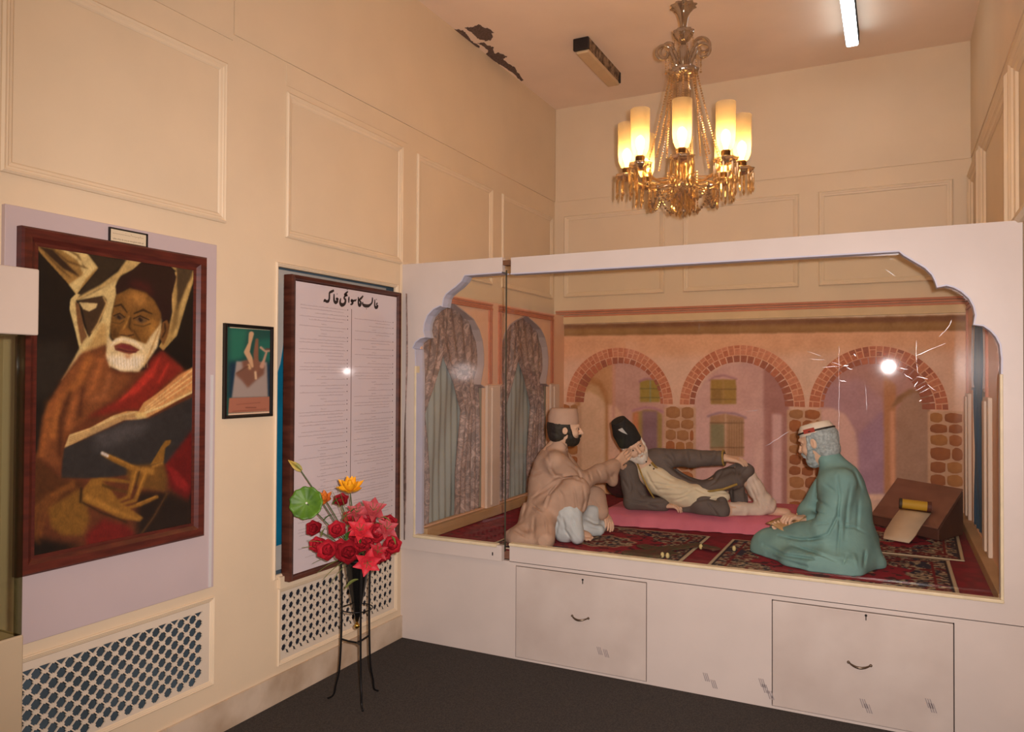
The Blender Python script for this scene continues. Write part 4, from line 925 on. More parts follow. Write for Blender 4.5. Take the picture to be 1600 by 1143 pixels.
# ---- small picture
sp = framed('small_framed_photo', 0, -1.405, -1.11, 1.402, 1.834, .016, .022, blackp, 'small black-framed picture with teal background between the portrait and the text panel', 'picture', x0=.0005)
def mk_small():
    c = Cv(346, 500, 434, 662, 4, (24, 70, 62)); S_ = lambda x, y: (340+x/6.35, 490+y/6.35); s4 = lambda *p: [S_(*q) for q in p]
    c.poly(s4((120, 140), (300, 150), (250, 440), (120, 480)), (34, 100, 80), 6); c.poly(s4((400, 260), (550, 240), (550, 480), (420, 460)), (28, 92, 78), 6)
    c.poly(s4((115, 480), (550, 490), (540, 830), (110, 830)), (20, 44, 62), 6)
    c.poly(s4((120, 100), (550, 125), (550, 165), (120, 138)), (216, 186, 152), .8)
    c.poly(s4((185, 470), (490, 480), (500, 825), (140, 835)), (150, 134, 124), 2)
    c.poly(s4((240, 470), (330, 440), (400, 460), (470, 520), (460, 600), (380, 660), (300, 735), (240, 660), (175, 600), (250, 540)), (116, 78, 62), 3)
    c.line(s4((335, 200), (320, 290), (290, 380), (320, 440), (345, 520)), [8, 5, 9, 8, 4], (190, 150, 112), .8)
    c.line(s4((390, 260), (380, 400), (390, 560)), [5, 8, 6], (124, 82, 62), 1); c.line(s4((485, 380), (460, 460), (440, 520)), [3, 4, 7], (180, 136, 110), 1)
    c.line(s4((430, 335), (470, 370), (535, 365)), [4, 3, 3], (178, 138, 112), .9); c.line(s4((480, 350), (530, 350)), 2.2, (110, 60, 50), .8)
    c.line(s4((375, 580), (380, 640)), 3.5, (200, 166, 130), 1); c.line(s4((310, 510), (320, 540)), 4, (196, 156, 110), 1.2); c.line(s4((190, 590), (300, 520)), 1.5, (92, 62, 48), 1)
    c.poly(s4((115, 835), (530, 820), (535, 965), (105, 985)), (158, 100, 78), 1); c.line(s4((280, 930), (380, 930)), 1.3, (110, 60, 48), .5); c.line(s4((150, 968), (480, 945)), .8, (120, 70, 54), .5); c.line(s4((190, 900), (420, 880)), .8, (124, 74, 58), .5)
    c.poly(s4((105, 990), (535, 965), (535, 990), (105, 1018)), (214, 180, 150), .8)
    return c
smc = mk_small()
paintgrid('print', (.012, -1.392, 1.415), (0, .269, 0), (0, 0, .406), 90, 140, lambda P, u, v: smc.sample(*proj(P)), vcg, sp)
# ================================================================== chandelier
CHX, CHY = 1.65, .35
crys = mix_mat('crystal', [('T', (240, 226, 200), 0, .42), ('G', (255, 250, 240), .08, .34), ('L', (255, 214, 150), 0, .14), ('D', (150, 118, 80), 0, .10)])
crysd = mix_mat('moulded_glass', [('T', (222, 208, 190), 0, .38), ('G', (255, 250, 240), .08, .28), ('L', (220, 190, 150), 0, .10), ('D', (124, 104, 86), 0, .24)])
def shade_material():
    m = bpy.data.materials.new('frosted_shade'); m.use_nodes = True; nt = m.node_tree; N = nt.nodes; L = nt.links; N.remove(N['Principled BSDF']); out = [n for n in N if n.type == 'OUTPUT_MATERIAL'][0]
    tc = N.new('ShaderNodeTexCoord'); mp = N.new('ShaderNodeMapping'); mp.inputs['Scale'].default_value = (1, 1, 1); L.new(tc.outputs['Object'], mp.inputs[0])
    sx = N.new('ShaderNodeSeparateXYZ'); L.new(mp.outputs[0], sx.inputs[0])
    at = N.new('ShaderNodeMath'); at.operation = 'ARCTAN2'; L.new(sx.outputs[1], at.inputs[0]); L.new(sx.outputs[0], at.inputs[1])
    tri = N.new('ShaderNodeMath'); tri.operation = 'PINGPONG'; tri.inputs[1].default_value = PI/10; L.new(at.outputs[0], tri.inputs[0])
    sc_ = N.new('ShaderNodeMath'); sc_.operation = 'MULTIPLY'; sc_.inputs[1].default_value = .055; L.new(tri.outputs[0], sc_.inputs[0])
    ad = N.new('ShaderNodeMath'); ad.operation = 'ADD'; L.new(sx.outputs[2], ad.inputs[0]); L.new(sc_.outputs[0], ad.inputs[1])
    fm = N.new('ShaderNodeMath'); fm.operation = 'MULTIPLY'; fm.inputs[1].default_value = 700; L.new(ad.outputs[0], fm.inputs[0])
    sn = N.new('ShaderNodeMath'); sn.operation = 'SINE'; L.new(fm.outputs[0], sn.inputs[0])
    gt = N.new('ShaderNodeMapRange'); gt.inputs[1].default_value = -1; gt.inputs[2].default_value = 1; gt.inputs[3].default_value = .30; gt.inputs[4].default_value = .62; L.new(sn.outputs[0], gt.inputs[0])
    t = N.new('ShaderNodeBsdfTransparent'); t.inputs[0].default_value = (1, .95, .86, 1); l = N.new('ShaderNodeBsdfTranslucent'); l.inputs[0].default_value = (.95, .84, .62, 1)
    d = N.new('ShaderNodeBsdfDiffuse'); d.inputs[0].default_value = (.62, .52, .38, 1); mx0 = N.new('ShaderNodeMixShader'); mx0.inputs[0].default_value = .3; L.new(l.outputs[0], mx0.inputs[1]); L.new(d.outputs[0], mx0.inputs[2])
    mx = N.new('ShaderNodeMixShader'); L.new(gt.outputs[0], mx.inputs[0]); L.new(t.outputs[0], mx.inputs[1]); L.new(mx0.outputs[0], mx.inputs[2]); L.new(mx.outputs[0], out.inputs[0])
    return m
shm = shade_material()
bulbm = mix_mat('bulb_glow', [('E', (255, 196, 110), BULB_E, 1)])
ch = empty('chandelier', (CHX, CHY, 2.53), 'crystal chandelier with frosted tube shades and swags of beads hanging over the showcase', 'chandelier')
cc = lambda z: (CHX, CHY, z)
scal = lambda n, a_: (lambda t, j: 1+(a_*math.cos(n*t) if j >= 2 else 0))
MB().tube([cc(3.68), cc(H)], .008, 8).build('hanging_rod', M('tarnished_metal'), ch)
MB().lathe([(.0, H-.04), (.05, H-.03), (.055, H)], (CHX, CHY, 0), 16).build('ceiling_rose', M('tarnished_metal'), ch)
MB().lathe([(.012, 3.54), (.018, 3.57), (.024, 3.61), (.036, 3.65), (.052, 3.675), (.070, 3.685), (.066, 3.692), (.03, 3.67), (.01, 3.65)], (CHX, CHY, 0), 32, rmod=lambda t, j: 1+(.12*math.cos(10*t) if 4 <= j <= 6 else .04*math.cos(10*t))).build('crown_vase', crysd, ch, smooth=True)
MB().lathe([(.012, 3.475), (.03, 3.49), (.048, 3.52), (.056, 3.545), (.05, 3.55), (.02, 3.53), (.012, 3.54)], (CHX, CHY, 0), 32, rmod=lambda t, j: 1+(.1*math.cos(10*t) if 2 <= j <= 4 else 0)).build('upper_dish', crysd, ch, smooth=True)
MB().lathe([(.012, 3.30), (.02, 3.33), (.024, 3.38), (.03, 3.43), (.022, 3.46), (.012, 3.48)], (CHX, CHY, 0), 16).build('stem', crysd, ch, smooth=True)
MB().lathe([(.014, 3.27), (.05, 3.28), (.075, 3.305), (.082, 3.325), (.072, 3.33), (.03, 3.31), (.014, 3.315)], (CHX, CHY, 0), 32, rmod=lambda t, j: 1+(.09*math.cos(12*t) if 2 <= j <= 4 else 0)).build('lower_dish', crysd, ch, smooth=True)
MB().lathe([(.02, 2.98), (.028, 3.04), (.036, 3.12), (.042, 3.2), (.038, 3.25), (.02, 3.28), (.012, 3.285)], (CHX, CHY, 0), 20, rmod=lambda t, j: 1+.05*math.cos(10*t)).build('body_vase', crysd, ch, smooth=True)
MB().lathe([(.0, 2.555), (.012, 2.57), (.03, 2.60), (.055, 2.64), (.06, 2.67), (.035, 2.70), (.03, 2.76), (.05, 2.80), (.045, 2.84), (.02, 2.88), (.018, 2.98)], (CHX, CHY, 0), 20, rmod=lambda t, j: 1+.05*math.cos(10*t)).build('receiver_bowl', crysd, ch, smooth=True)
m = MB(); m.ball(cc(2.535), .014); m.lathe([(.001, 2.49), (.007, 2.505), (.002, 2.53)], (CHX, CHY, 0), 8); m.build('finial', crysd, ch)
def cyl(a, r, z): return (CHX+r*math.cos(a), CHY+r*math.sin(a), z)
# scroll arms at the top
for k, (a_, up) in enumerate(((YAW+PI*1.02, -.02), (YAW+.12, .035), (YAW-.6, -.03), (YAW+2.35, .03))):
    pts = [cyl(a_, .03, 3.33+up*.3), cyl(a_, .045, 3.39+up), cyl(a_, .075, 3.45+up)]
    c0r, c0z = .115, 3.435+up
    for t in np.linspace(PI*.86, -PI*1.25, 22):
        rr = .052*(1-.62*(PI*.86-t)/(PI*2.11)); pts.append(cyl(a_, c0r+rr*math.cos(t), c0z+rr*math.sin(t)))
    MB().tube(pts, [.011-.005*i/len(pts) for i in range(len(pts))], 8).build('scroll_arm', crysd, ch, smooth=True)
    e = pts[-1]; m = MB()
    for q in range(9): m.ball((e[0], e[1], e[2]-.012-.014*q), .0045 if q < 8 else .007, 6, 4)
    m.build('bead_drop', crys, ch)
def beads(pts, r, step=.016):
    m = MB(); pts = [Vector(p) for p in pts]; acc = 0; last = pts[0]; m.ball(last, r, 6, 4)
    for p in pts[1:]:
        d = (p-last).length
        while d >= step: last = last+(p-last).normalized()*step; m.ball(last, r, 6, 4); d = (p-last).length
    return m
drop0 = None
def shade_arm(k):
    global drop0
    a = YAW-math.radians(104)+k*PI/4; R_s = .315; zc = 2.745
    # arm: leaves the receiver bowl, dips and rises to the cup
    pts = [cyl(a, .04, 2.70)]+[cyl(a, .04+(R_s-.04)*t, 2.70+.10*math.sin(PI*t*.9)*.35-.075*math.sin(PI*t)**1+(.03)*t) for t in np.linspace(.1, 1, 12)]
    pts[-1] = cyl(a, R_s, 2.725)
    MB().tube(pts, .0075, 8).build('arm', crys, ch, smooth=True)
    px, py, _ = cyl(a, R_s, 0)
    dish = MB().lathe([(.012, 2.715), (.03, 2.722), (.052, 2.735), (.064, 2.75), (.058, 2.754), (.03, 2.735), (.014, 2.735)], (px, py, 0), 24, rmod=lambda t, j: 1+(.1*math.cos(8*t) if 2 <= j <= 4 else 0)).build('candle_dish', crysd, ch, smooth=True)
    MB().lathe([(.014, 2.735), (.024, 2.755), (.026, 2.79), (.02, 2.795)], (px, py, 0), 14).build('shade_holder', M('dark_brass', (92, 66, 40), .4, metal=.8), ch, smooth=True)
    s_ = MB().lathe([(.018, 2.792), (.034, 2.80), (.046, 2.83), (.05, 2.87), (.051, 2.96), (.052, 3.045)], (px, py, 0), 28)
    s_.F = [f for f in s_.F if len(f) == 4]
    s_.build('lamp_shade', shm, ch, smooth=True)
    b = MB(); b.lathe([(.008, 2.795), (.012, 2.82), (.022, 2.85), (.024, 2.875), (.015, 2.895), (.002, 2.905)], (px, py, 0), 14)
    if k not in DEAD: b.build('bulb', bulbm, ch, smooth=True)
    else: b.build('bulb', M('unlit_bulb', (220, 210, 190), .2), ch, smooth=True)
    for q in range(8):
        t = 2*PI*q/8; x, y = px+.06*math.cos(t), py+.06*math.sin(t)
        if drop0 is None:
            d = MB(); d.lathe([(.001, -.128), (.0085, -.108), (.004, -.096), (.0065, -.078), (.0065, -.022), (.002, -.008)], (0, 0, 0), 6); d.ball((0, 0, -.003), .004, 6, 4)
            o = d.build('crystal_drop', crys, None, local=True); drop0 = o
        else:
            o = bpy.data.objects.new('crystal_drop', drop0.data); COL.objects.link(o)
        o.parent = dish; o.location = Vector((x, y, 2.742))-WL[dish.name]
    return a, px, py
arms = [shade_arm(k) for k in range(8)]
for k, (a, px, py) in enumerate(arms):
    a2 = a+PI/4
    if True:
        P0 = cyl(a, .075, 3.30); P1 = cyl(a, .20, 2.80)
        beads([tuple(Vector(P0).lerp(Vector(P1), t)-Vector((0, 0, .02*math.sin(PI*t))))for t in np.linspace(0, 1, 20)], .0062, .0145).build('bead_chain', crys, ch)
    A_ = Vector(cyl(a, .19, 2.645)); B_ = Vector(cyl(a2, .19, 2.645))
    beads([tuple(A_.lerp(B_, t)-Vector((0, 0, .085*(1-(2*t-1)**2)))) for t in np.linspace(0, 1, 40)], .0085, .0185).build('bead_swag', crysd, ch)
    m = beads([tuple(Vector(cyl(a, .055, 2.66)).lerp(A_, t)) for t in np.linspace(0, 1, 10)], .005, .012); m.ball(A_, .011); m.lathe([(.001, -.06), (.009, -.045), (.004, -.01)], tuple(A_), 6); m.build('bead_swag', crysd, ch)
for k, (a, px, py) in enumerate(arms):
    a = a+PI/8
    beads([tuple(Vector(cyl(a, .05, 3.53)).lerp(Vector(cyl(a, .078, 3.33)), t)) for t in np.linspace(0, 1, 8)], .0045, .012).build('bead_chain', crys, ch) if k % 2 else None
    beads([tuple(Vector(cyl(a, .07, 3.31)).lerp(Vector(cyl(a, .10, 2.84)), t)) for t in np.linspace(0, 1, 8)], .0050, .0135).build('bead_chain', crys, ch)
    A_ = Vector(cyl(a, .20, 2.70)); m = beads([tuple(A_-Vector((0, 0, .1*t))) for t in np.linspace(0, 1, 6)], .0055, .014); m.lathe([(.001, -.155), (.010, -.138), (.004, -.10)], tuple(A_), 6); m.tube([cyl(a, .05, 2.72), tuple(A_)], .004, 6); m.build('pendant', crys, ch)
for q in range(16):
    t = 2*PI*q/16; o = bpy.data.objects.new('crystal_drop', drop0.data); COL.objects.link(o); o.parent = ch; r_ = .062 if q % 2 else .04
    o.location = Vector(cyl(t, r_, 2.66 if q % 2 else 2.63))-WL[ch.name]
for k, (a, px, py) in enumerate(arms):
    if k not in DEAD:
        l = light('candle_lamp', 'POINT', (px, py, 2.872), BULB_W, (1, .65, .29), .022)
# ================================================================== flower stand
iron = M('black_iron', (24, 22, 22), .4, metal=.4)
feet = [on(2, 0, 512, 1092), on(2, 0, 567, 1112), on(2, 0, 591, 1080)]
fc = sum(feet)/3; fc = V3(*(fc[:2]), 0)
st = empty('flower_stand', tuple(fc), 'black iron tripod stand with a slim cone vase in front of the left wall', 'stand')
for f in feet:
    d = (f-fc); d[2] = 0; L_ = np.linalg.norm(d); d /= L_
    P = [fc+d*.085+V3(0, 0, .74), fc+d*.078+V3(0, 0, .5), fc+d*.08+V3(0, 0, .3), fc+d*.088+V3(0, 0, .15), fc+d*.105+V3(0, 0, .075), fc+d*(L_*.8)+V3(0, 0, .025), fc+d*L_+V3(0, 0, .006)]
    Q_ = []
    for i in range(len(P)-1):
        p0, p1, p2, p3 = P[max(i-1, 0)], P[i], P[i+1], P[min(i+2, len(P)-1)]
        for t in np.linspace(0, 1, 5, endpoint=False): Q_.append(.5*(2*p1+(p2-p0)*t+(2*p0-5*p1+4*p2-p3)*t*t+(3*p1-p0-3*p2+p3)*t**3))
    Q_.append(P[-1]); MB().tube(Q_, .0052, 8).build('leg', iron, st, smooth=True)
for z, r in ((.70, .083), (.455, .076)):
    MB().tube([fc+V3(r*math.cos(t), r*math.sin(t), z) for t in np.linspace(0, 2*PI, 25)[:-1]], .003, 6, closed=True).build('ring', iron, st, smooth=True)
m = MB()
for i in range(3):
    a = feet[i]-fc; a[2] = 0; a /= np.linalg.norm(a); m.tube([fc+a*.08+V3(0, 0, .30), fc+a*.04+V3(0, 0, .29), fc+V3(0, 0, .285)], .005, 6)
m.build('brace', iron, st)
vz = MB().lathe([(.008, .39), (.022, .46), (.042, .56), (.058, .66), (.066, .705), (.05, .70), (.03, .62)], (fc[0], fc[1], 0), 24).build('cone_vase', M('black_gloss', (16, 15, 14), .15), st, smooth=True)
m = MB(); m.ball((fc[0], fc[1], .368), .014, 14, 10); m.lathe([(.004, .38), (.006, .395)], (fc[0], fc[1], 0), 10); m.build('gold_ball', M('gold_metal', (220, 180, 90), .15, metal=1.), vz, smooth=True)
# flowers ------------------------------------------------------------
red = M('red_silk_petal', (188, 34, 48), .6, var=.3, scale=30); red2 = M('deep_red_petal', (160, 24, 36), .6, var=.25, scale=30); pink = M('dusky_red_petal', (168, 62, 68), .6, var=.2, scale=25)
yel = M('yellow_petal', (240, 190, 34), .5, col2=(230, 150, 24), scale=14); org = M('orange_petal', (224, 140, 44), .5, col2=(206, 106, 40), scale=14)
grn = M('green_leaf', (74, 112, 42), .5, col2=(50, 88, 34), scale=20); grn2 = M('olive_leaf', (112, 122, 62), .55, var=.2, scale=20); pod = M('lotus_green', (88, 128, 26), .5, col2=(62, 100, 22), scale=18); stemm = M('flower_stem', (70, 84, 44), .6)
def frame_to(n):
    n = Vector(n).normalized(); return Vector((0, 0, 1)).rotation_difference(n)
VT = Vector((fc[0], fc[1], .70))
def petal_mesh(name, L_, W_, curl, mat, ruff=.0, pointed=False, nu=4, nv=5, cup=.3):
    V = []
    for i in range(nv+1):
        t = i/nv; wd = W_*(math.sin(PI*min(t*.9+.08, 1))**(.7 if not pointed else .9))*(1 if not pointed else (1-t*.55)); ang = curl*t
        for j in range(nu+1):
            s_ = (j/nu-.5)*2; r = L_*t
            V.append((r*math.cos(ang)+cup*wd*(abs(s_)**2)*-.4, s_*wd/2, r*math.sin(ang)+cup*wd*abs(s_)**2+ruff*math.sin(s_*7+i)*t))
    Fc = [(i*(nu+1)+j, i*(nu+1)+j+1, (i+1)*(nu+1)+j+1, (i+1)*(nu+1)+j) for i in range(nv) for j in range(nu)]
    me = bpy.data.meshes.new(name); me.from_pydata(V, [], Fc); me.polygons.foreach_set('use_smooth', [True]*len(Fc)); me.materials.append(mat); return me
PM = {}
def pmesh(key, *a, **k):
    if key not in PM: PM[key] = petal_mesh(key.split('/')[0], *a, **k)
    return PM[key]
def flower(name, loc, nrm, label, group, kind, sc_=1., mat=red, seed=0, stem=True, cat='flower'):
    loc = Vector(loc); o = bpy.data.objects.new(name, None); COL.objects.link(o); o.location = loc; WL[o.name] = loc; o.empty_display_size = .03
    q = frame_to(nrm); o.rotation_euler = q.to_euler(); tag(o, label, cat, group); rg = random.Random(seed)
    def pet(me, az, el, off=(0, 0, 0), s_=1.):
        p = bpy.data.objects.new('petal', me); COL.objects.link(p); p.parent = o; p.location = off
        p.rotation_euler = (0, -el, 0); p.rotation_euler = (Matrix.Rotation(az, 3, 'Z') @ Matrix.Rotation(-el, 3, 'Y')).to_euler(); p.scale = (s_*sc_,)*3
    if kind == 'rose':
        me = pmesh('petal/'+mat.name, .067, .066, .55, mat, .003)
        for ring, (n, el, s_) in enumerate(((6, .15, 1.), (5, .55, .85), (4, .95, .66), (3, 1.25, .48))):
            for k in range(n): pet(me, 2*PI*k/n+ring*.5+rg.uniform(-.15, .15), el+rg.uniform(-.1, .1), (0, 0, -.012+ring*.003), s_)
    elif kind == 'lily':
        me = pmesh('petal/lily'+mat.name, .074, .074, -.3, mat, .001, True)
        for k in range(6): pet(me, 2*PI*k/6+rg.uniform(-.1, .1), .45+.2*(k % 2), (0, 0, -.01), 1)
        m = MB()
        for k in range(5): m.tube([(0, 0, 0), (.02*math.cos(k*1.26), .02*math.sin(k*1.26), .045)], .0012, 5)
        s = m.build('stamens', grn2, None, local=True); s.parent = o
    elif kind == 'lotus':
        me = pmesh('petal/lotus'+mat.name, .066, .052, .5, mat, 0, True)
        for ring, (n, el, s_) in enumerate(((6, .05, 1.1), (6, .5, 1.), (5, .95, .85), (3, 1.25, .7))):
            for k in range(n): pet(me, 2*PI*k/n+ring*.5, el, (0, 0, -.008), s_)
    elif kind == 'bud':
        for k in range(5): pet(pmesh('petal/bud'+mat.name, .052, .028, .25, mat, 0, True), 2*PI*k/5, 1.32, (0, 0, -.02), 1)
    elif kind == 'disc':
        me_m = MB(); n, mr = 40, 8; V = [(0, 0, -.018)]
        for j in range(1, mr+1):
            for k in range(n):
                a = 2*PI*k/n; r = .073*j/mr*sc_; V.append((r*math.cos(a)*(1+.03*math.cos(11*a)*(j/mr)), r*math.sin(a)*(1+.03*math.cos(11*a)*(j/mr)), -.018+.016*(j/mr)**2+.004*math.cos(11*a)*(j/mr)**2))
        Fc = [(0, 1+k, 1+(k+1) % n) for k in range(n)]+[(1+(j-1)*n+k, 1+j*n+k, 1+j*n+(k+1) % n, 1+(j-1)*n+(k+1) % n) for j in range(1, mr) for k in range(n)]
        p = obj('leaf_pad', V, Fc, mat, None, smooth=True, local=True); p.parent = o; s2 = p.modifiers.new('s', 'SOLIDIFY'); s2.thickness = .004
        p = MB().ball((0, 0, -.014), .006, 10, 6).build('pad_centre', M('pale_centre', (210, 214, 190), .3), None, local=True); p.parent = o
    if stem:
        qi = q.inverted(); e = qi @ (VT-loc); s0 = qi @ Vector((0, 0, 0))
        mid = e*.5+(qi @ Vector((0, 0, .02)))
        pts = [(1-t)**2*Vector((0, 0, -.012))+2*t*(1-t)*mid+t*t*e for t in np.linspace(0, 1, 8)]
        p = MB().tube(pts, .0028, 6).build('stem', stemm, None, local=True); p.parent = o
    return o
tc_ = C_-np.array(VT); tc_ /= np.linalg.norm(tc_)
def fd(px, py, d): return atd(px, py, d)
def fn(loc, up=.25, out=.7): v = (np.array(loc)-np.array(VT)); v /= max(np.linalg.norm(v), 1e-6); return tuple(tc_*out+v*(1-out)+V3(0, 0, up))
roses = (((514, 862), 3.62, 'full red rose at the lower left of the bouquet', 1.05), ((545, 865), 3.58, 'red rose in the low middle of the bouquet', 1.15), ((497, 852), 3.66, 'small red rose at the left edge of the bouquet', .8),
         ((611, 853), 3.64, 'red rose at the far right edge of the bouquet', .95), ((533, 783), 3.74, 'red rose tucked under the yellow lotus bloom', .75), ((588, 835), 3.6, 'red rose on the right shoulder of the bouquet', 1.0),
         ((565, 852), 3.6, 'red rose just right of centre in the bouquet', .9), ((556, 836), 3.64, 'red rose half hidden behind the middle lily', .9), ((598, 866), 3.64, 'red rose under the far right rose', .85),
         ((574, 815), 3.68, 'dark red rose between the two upper lilies', .9), ((607, 818), 3.68, 'dark red rose at the upper right edge of the bouquet', .8), ((548, 812), 3.7, 'dark red rose among the leaves below the yellow lotus', .85), ((532, 858), 3.66, 'dark red rose between the two lowest roses', .9), ((582, 872), 3.62, 'dark red rose behind the drooping lily', .9), ((572, 846), 3.62, 'dark red rose in the heart of the bouquet', .95), ((527, 830), 3.64, 'red rose left of centre above the lowest roses', .9))
for i, (p, d, lab, s_) in enumerate(roses):
    l = fd(*p, d); flower('rose', l, fn(l), lab, 'silk roses in the bouquet', 'rose', s_, (red, red2, red)[i % 3], i)
lil = (((563, 828), 3.56, 'red lily with pale centre in the middle of the bouquet', 1.0, red), ((583, 797), 3.66, 'dusky red lily at the upper right of the bouquet', 1.0, pink), ((574, 878), 3.54, 'red lily drooping at the bottom of the bouquet', .95, red),
       ((604, 826), 3.6, 'dusky lily at the right of the bouquet', .85, pink), ((558, 800), 3.66, 'dusky red lily below the yellow lotus', .8, pink), ((590, 862), 3.58, 'red lily low on the right of the bouquet', .75, red2))
for i, (p, d, lab, s_, mt) in enumerate(lil):
    l = fd(*p, d); flower('lily', l, fn(l, -.15 if i == 2 else .2), lab, 'silk lilies in the bouquet', 'lily', s_, mt, i+20)
l = fd(492, 826, 3.66); flower('poppy', l, (.3, -.7, .3), 'small red flower with yellow heart at the left of the bouquet', None, 'rose', .8, red2, 40)
o = MB().ball(tuple(l+tc_*.02), .012, 8, 6).build('heart', yel, None); bpy.data.objects.remove(o)
l = fd(547, 765, 3.68); flower('lotus', l, (.25, -.35, 1), 'bright yellow lotus bloom on top of the bouquet', None, 'lotus', 1.15, yel, 50)
l = fd(508, 780, 3.72); flower('lotus_bud', l, (.1, -.6, .6), 'orange half-open bud behind the round green leaf', None, 'lotus', .75, org, 51)
l = fd(478, 785, 3.62); flower('lotus_leaf', l, tuple(tc_+V3(-.15, 0, .05)), 'round green lotus leaf facing the viewer left of the bouquet', None, 'disc', 1.06, pod, 52, cat='leaf')
l = fd(466, 731, 3.70); b_ = flower('flower_bud', l, (-.55, -.3, .5), 'closed green and yellow bud on a long stem rising left', None, 'bud', 1.6, M('bud_petal', (196, 160, 66), .5, col2=(120, 130, 60), scale=30), 53)
# leaves and sprays
lv = (((542, 842), 3.5, (.2, -.8, .3), 1.2, grn), ((507, 812), 3.66, (-.2, -.3, 1), 1.0, grn), ((594, 808), 3.58, (.5, -.6, .5), .9, grn2), ((600, 866), 3.6, (.3, -.6, -.3), .9, grn), ((560, 905), 3.55, (.2, -.8, -.6), 1.3, grn2), ((520, 788), 3.7, (-.4, -.3, 1), 1.0, grn),
      ((548, 800), 3.6, (.0, -.5, 1), .9, grn), ((563, 848), 3.5, (.3, -.8, .2), .6, grn), ((535, 812), 3.58, (-.2, -.4, 1), 1.1, grn2), ((503, 838), 3.62, (-.6, -.3, .4), .7, grn2), ((582, 818), 3.54, (.4, -.5, .8), .8, grn), ((612, 838), 3.62, (.8, -.3, .4), .7, grn2))
leafme = petal_mesh('leaf_blade', .075, .034, -.5, grn, .001, True, 4, 6, .15); leafme2 = leafme.copy(); leafme2.materials[0] = grn2
fol = empty('foliage', tuple(VT), 'green artificial leaves and grass sprays among the red flowers', 'leaves')
for (p, d, n, s_, mt) in lv:
    l = Vector(fd(*p, d)); o = bpy.data.objects.new('leaf', leafme if mt is grn else leafme2); COL.objects.link(o); o.parent = fol; o.location = l-WL[fol.name]
    dr = Vector(n).normalized(); o.rotation_euler = Vector((1, 0, 0)).rotation_difference(dr.cross(Vector(tc_)).normalized()*.8+dr*.6).to_euler(); o.scale = (s_*.85,)*3
m = MB(); rg = random.Random(8)
for (px, py) in ((472, 855), (480, 845), (505, 905), (495, 895), (515, 915), (528, 760), (519, 767), (556, 800), (533, 790), (620, 832), (600, 783), (488, 880), (546, 780), (505, 822)):
    e = Vector(fd(px, py, 3.62)); mid = (e+VT)/2+Vector((0, 0, .05)); pts = [(1-t)**2*VT+2*t*(1-t)*mid+t*t*e for t in np.linspace(0, 1, 8)]
    m.tube(pts, [.0026*(1-.7*i/8) for i in range(8)], 5)
m.build('grass_spray', grn2, fol)
# ================================================================== things in the case
maroon = (122, 20, 36)
def carpet_cols(P, u, v):
    x, y = P[:, 0], P[:, 1]; n = vnoise(x*26, y*26, 4); k = ((np.mod(x, .09) < .02) & (np.mod(y, .09) < .02)) & (x < .8)
    c = np.array(maroon)[None]*(.9+.25*n[:, None]); c[k] = (60, 10, 18); return c
vcl = M('woven_wool', (255, 255, 255), .95, attr='Col', bump=.35, bscale=300)
tag(paintgrid('fitted_carpet', (.012, .04, PZ-.003), (XR-.03, 0, 0), (0, D-.085, 0), 260, 190, carpet_cols, vcl), 'plain maroon carpet covering the showcase platform', 'carpet')
def rug_cols(lx, ly, seed):
    def f(P, u, v):
        x = u*lx; y = v*ly; b = np.minimum(np.minimum(x, lx-x), np.minimum(y, ly-y))
        n1 = vnoise(x*75, y*75, seed); n2 = vnoise(x*34, y*34, seed+1); n3 = vnoise(x*60+9, y*60, seed+2)
        c = np.empty((len(u), 3)); c[:] = (44, 34, 44)
        c[n1 > .52] = (148, 128, 104); c[(n2 > .62)] = (104, 28, 34); c[(n3 > .72)] = (176, 156, 128); c[n2 < .25] = (40, 38, 58)
        cx, cy = (x-lx/2)/(lx*.5), (y-ly/2)/(ly*.5); a = np.arctan2(cy, cx); r = np.hypot(cx, cy)*(1+.07*np.cos(10*a))
        med = (r < .66) & (r > .36); c[med] = np.array((140, 24, 42)); c[med & (n2 > .7)] = (70, 20, 30); c[(r <= .36) & (r > .33)] = (170, 140, 110)
        c[(b > .085) & (b < .10)] = (110, 20, 30)
        c[b < .016] = (196, 178, 148); c[(b >= .016) & (b < .03)] = (40, 26, 36)
        return c
    return f
def rug(x0, y0, x1, y1, z, rot, label, seed):
    lx, ly = x1-x0, y1-y0; ca, sa = math.cos(rot), math.sin(rot)
    o = paintgrid('rug', (x0, y0, z), (lx*ca, lx*sa, 0), (-ly*sa, ly*ca, 0), int(lx*150), int(ly*150), rug_cols(lx, ly, seed), vcl)
    s_ = o.modifiers.new('s', 'SOLIDIFY'); s_.thickness = .005; s_.offset = -1; tag(o, label, 'rug', 'patterned rugs on the showcase floor')
rug(.56, .06, 1.675, .95, .605, .0, 'patterned red rug under the brown-coated figure', 3)
rug(1.815, .06, 2.975, .93, .605, .0, 'patterned red rug under the kneeling figure in green', 13)
rug(2.1, .99, 3.05, 1.95, .6045, -.03, 'patterned red rug under the slanted writing desk', 23)
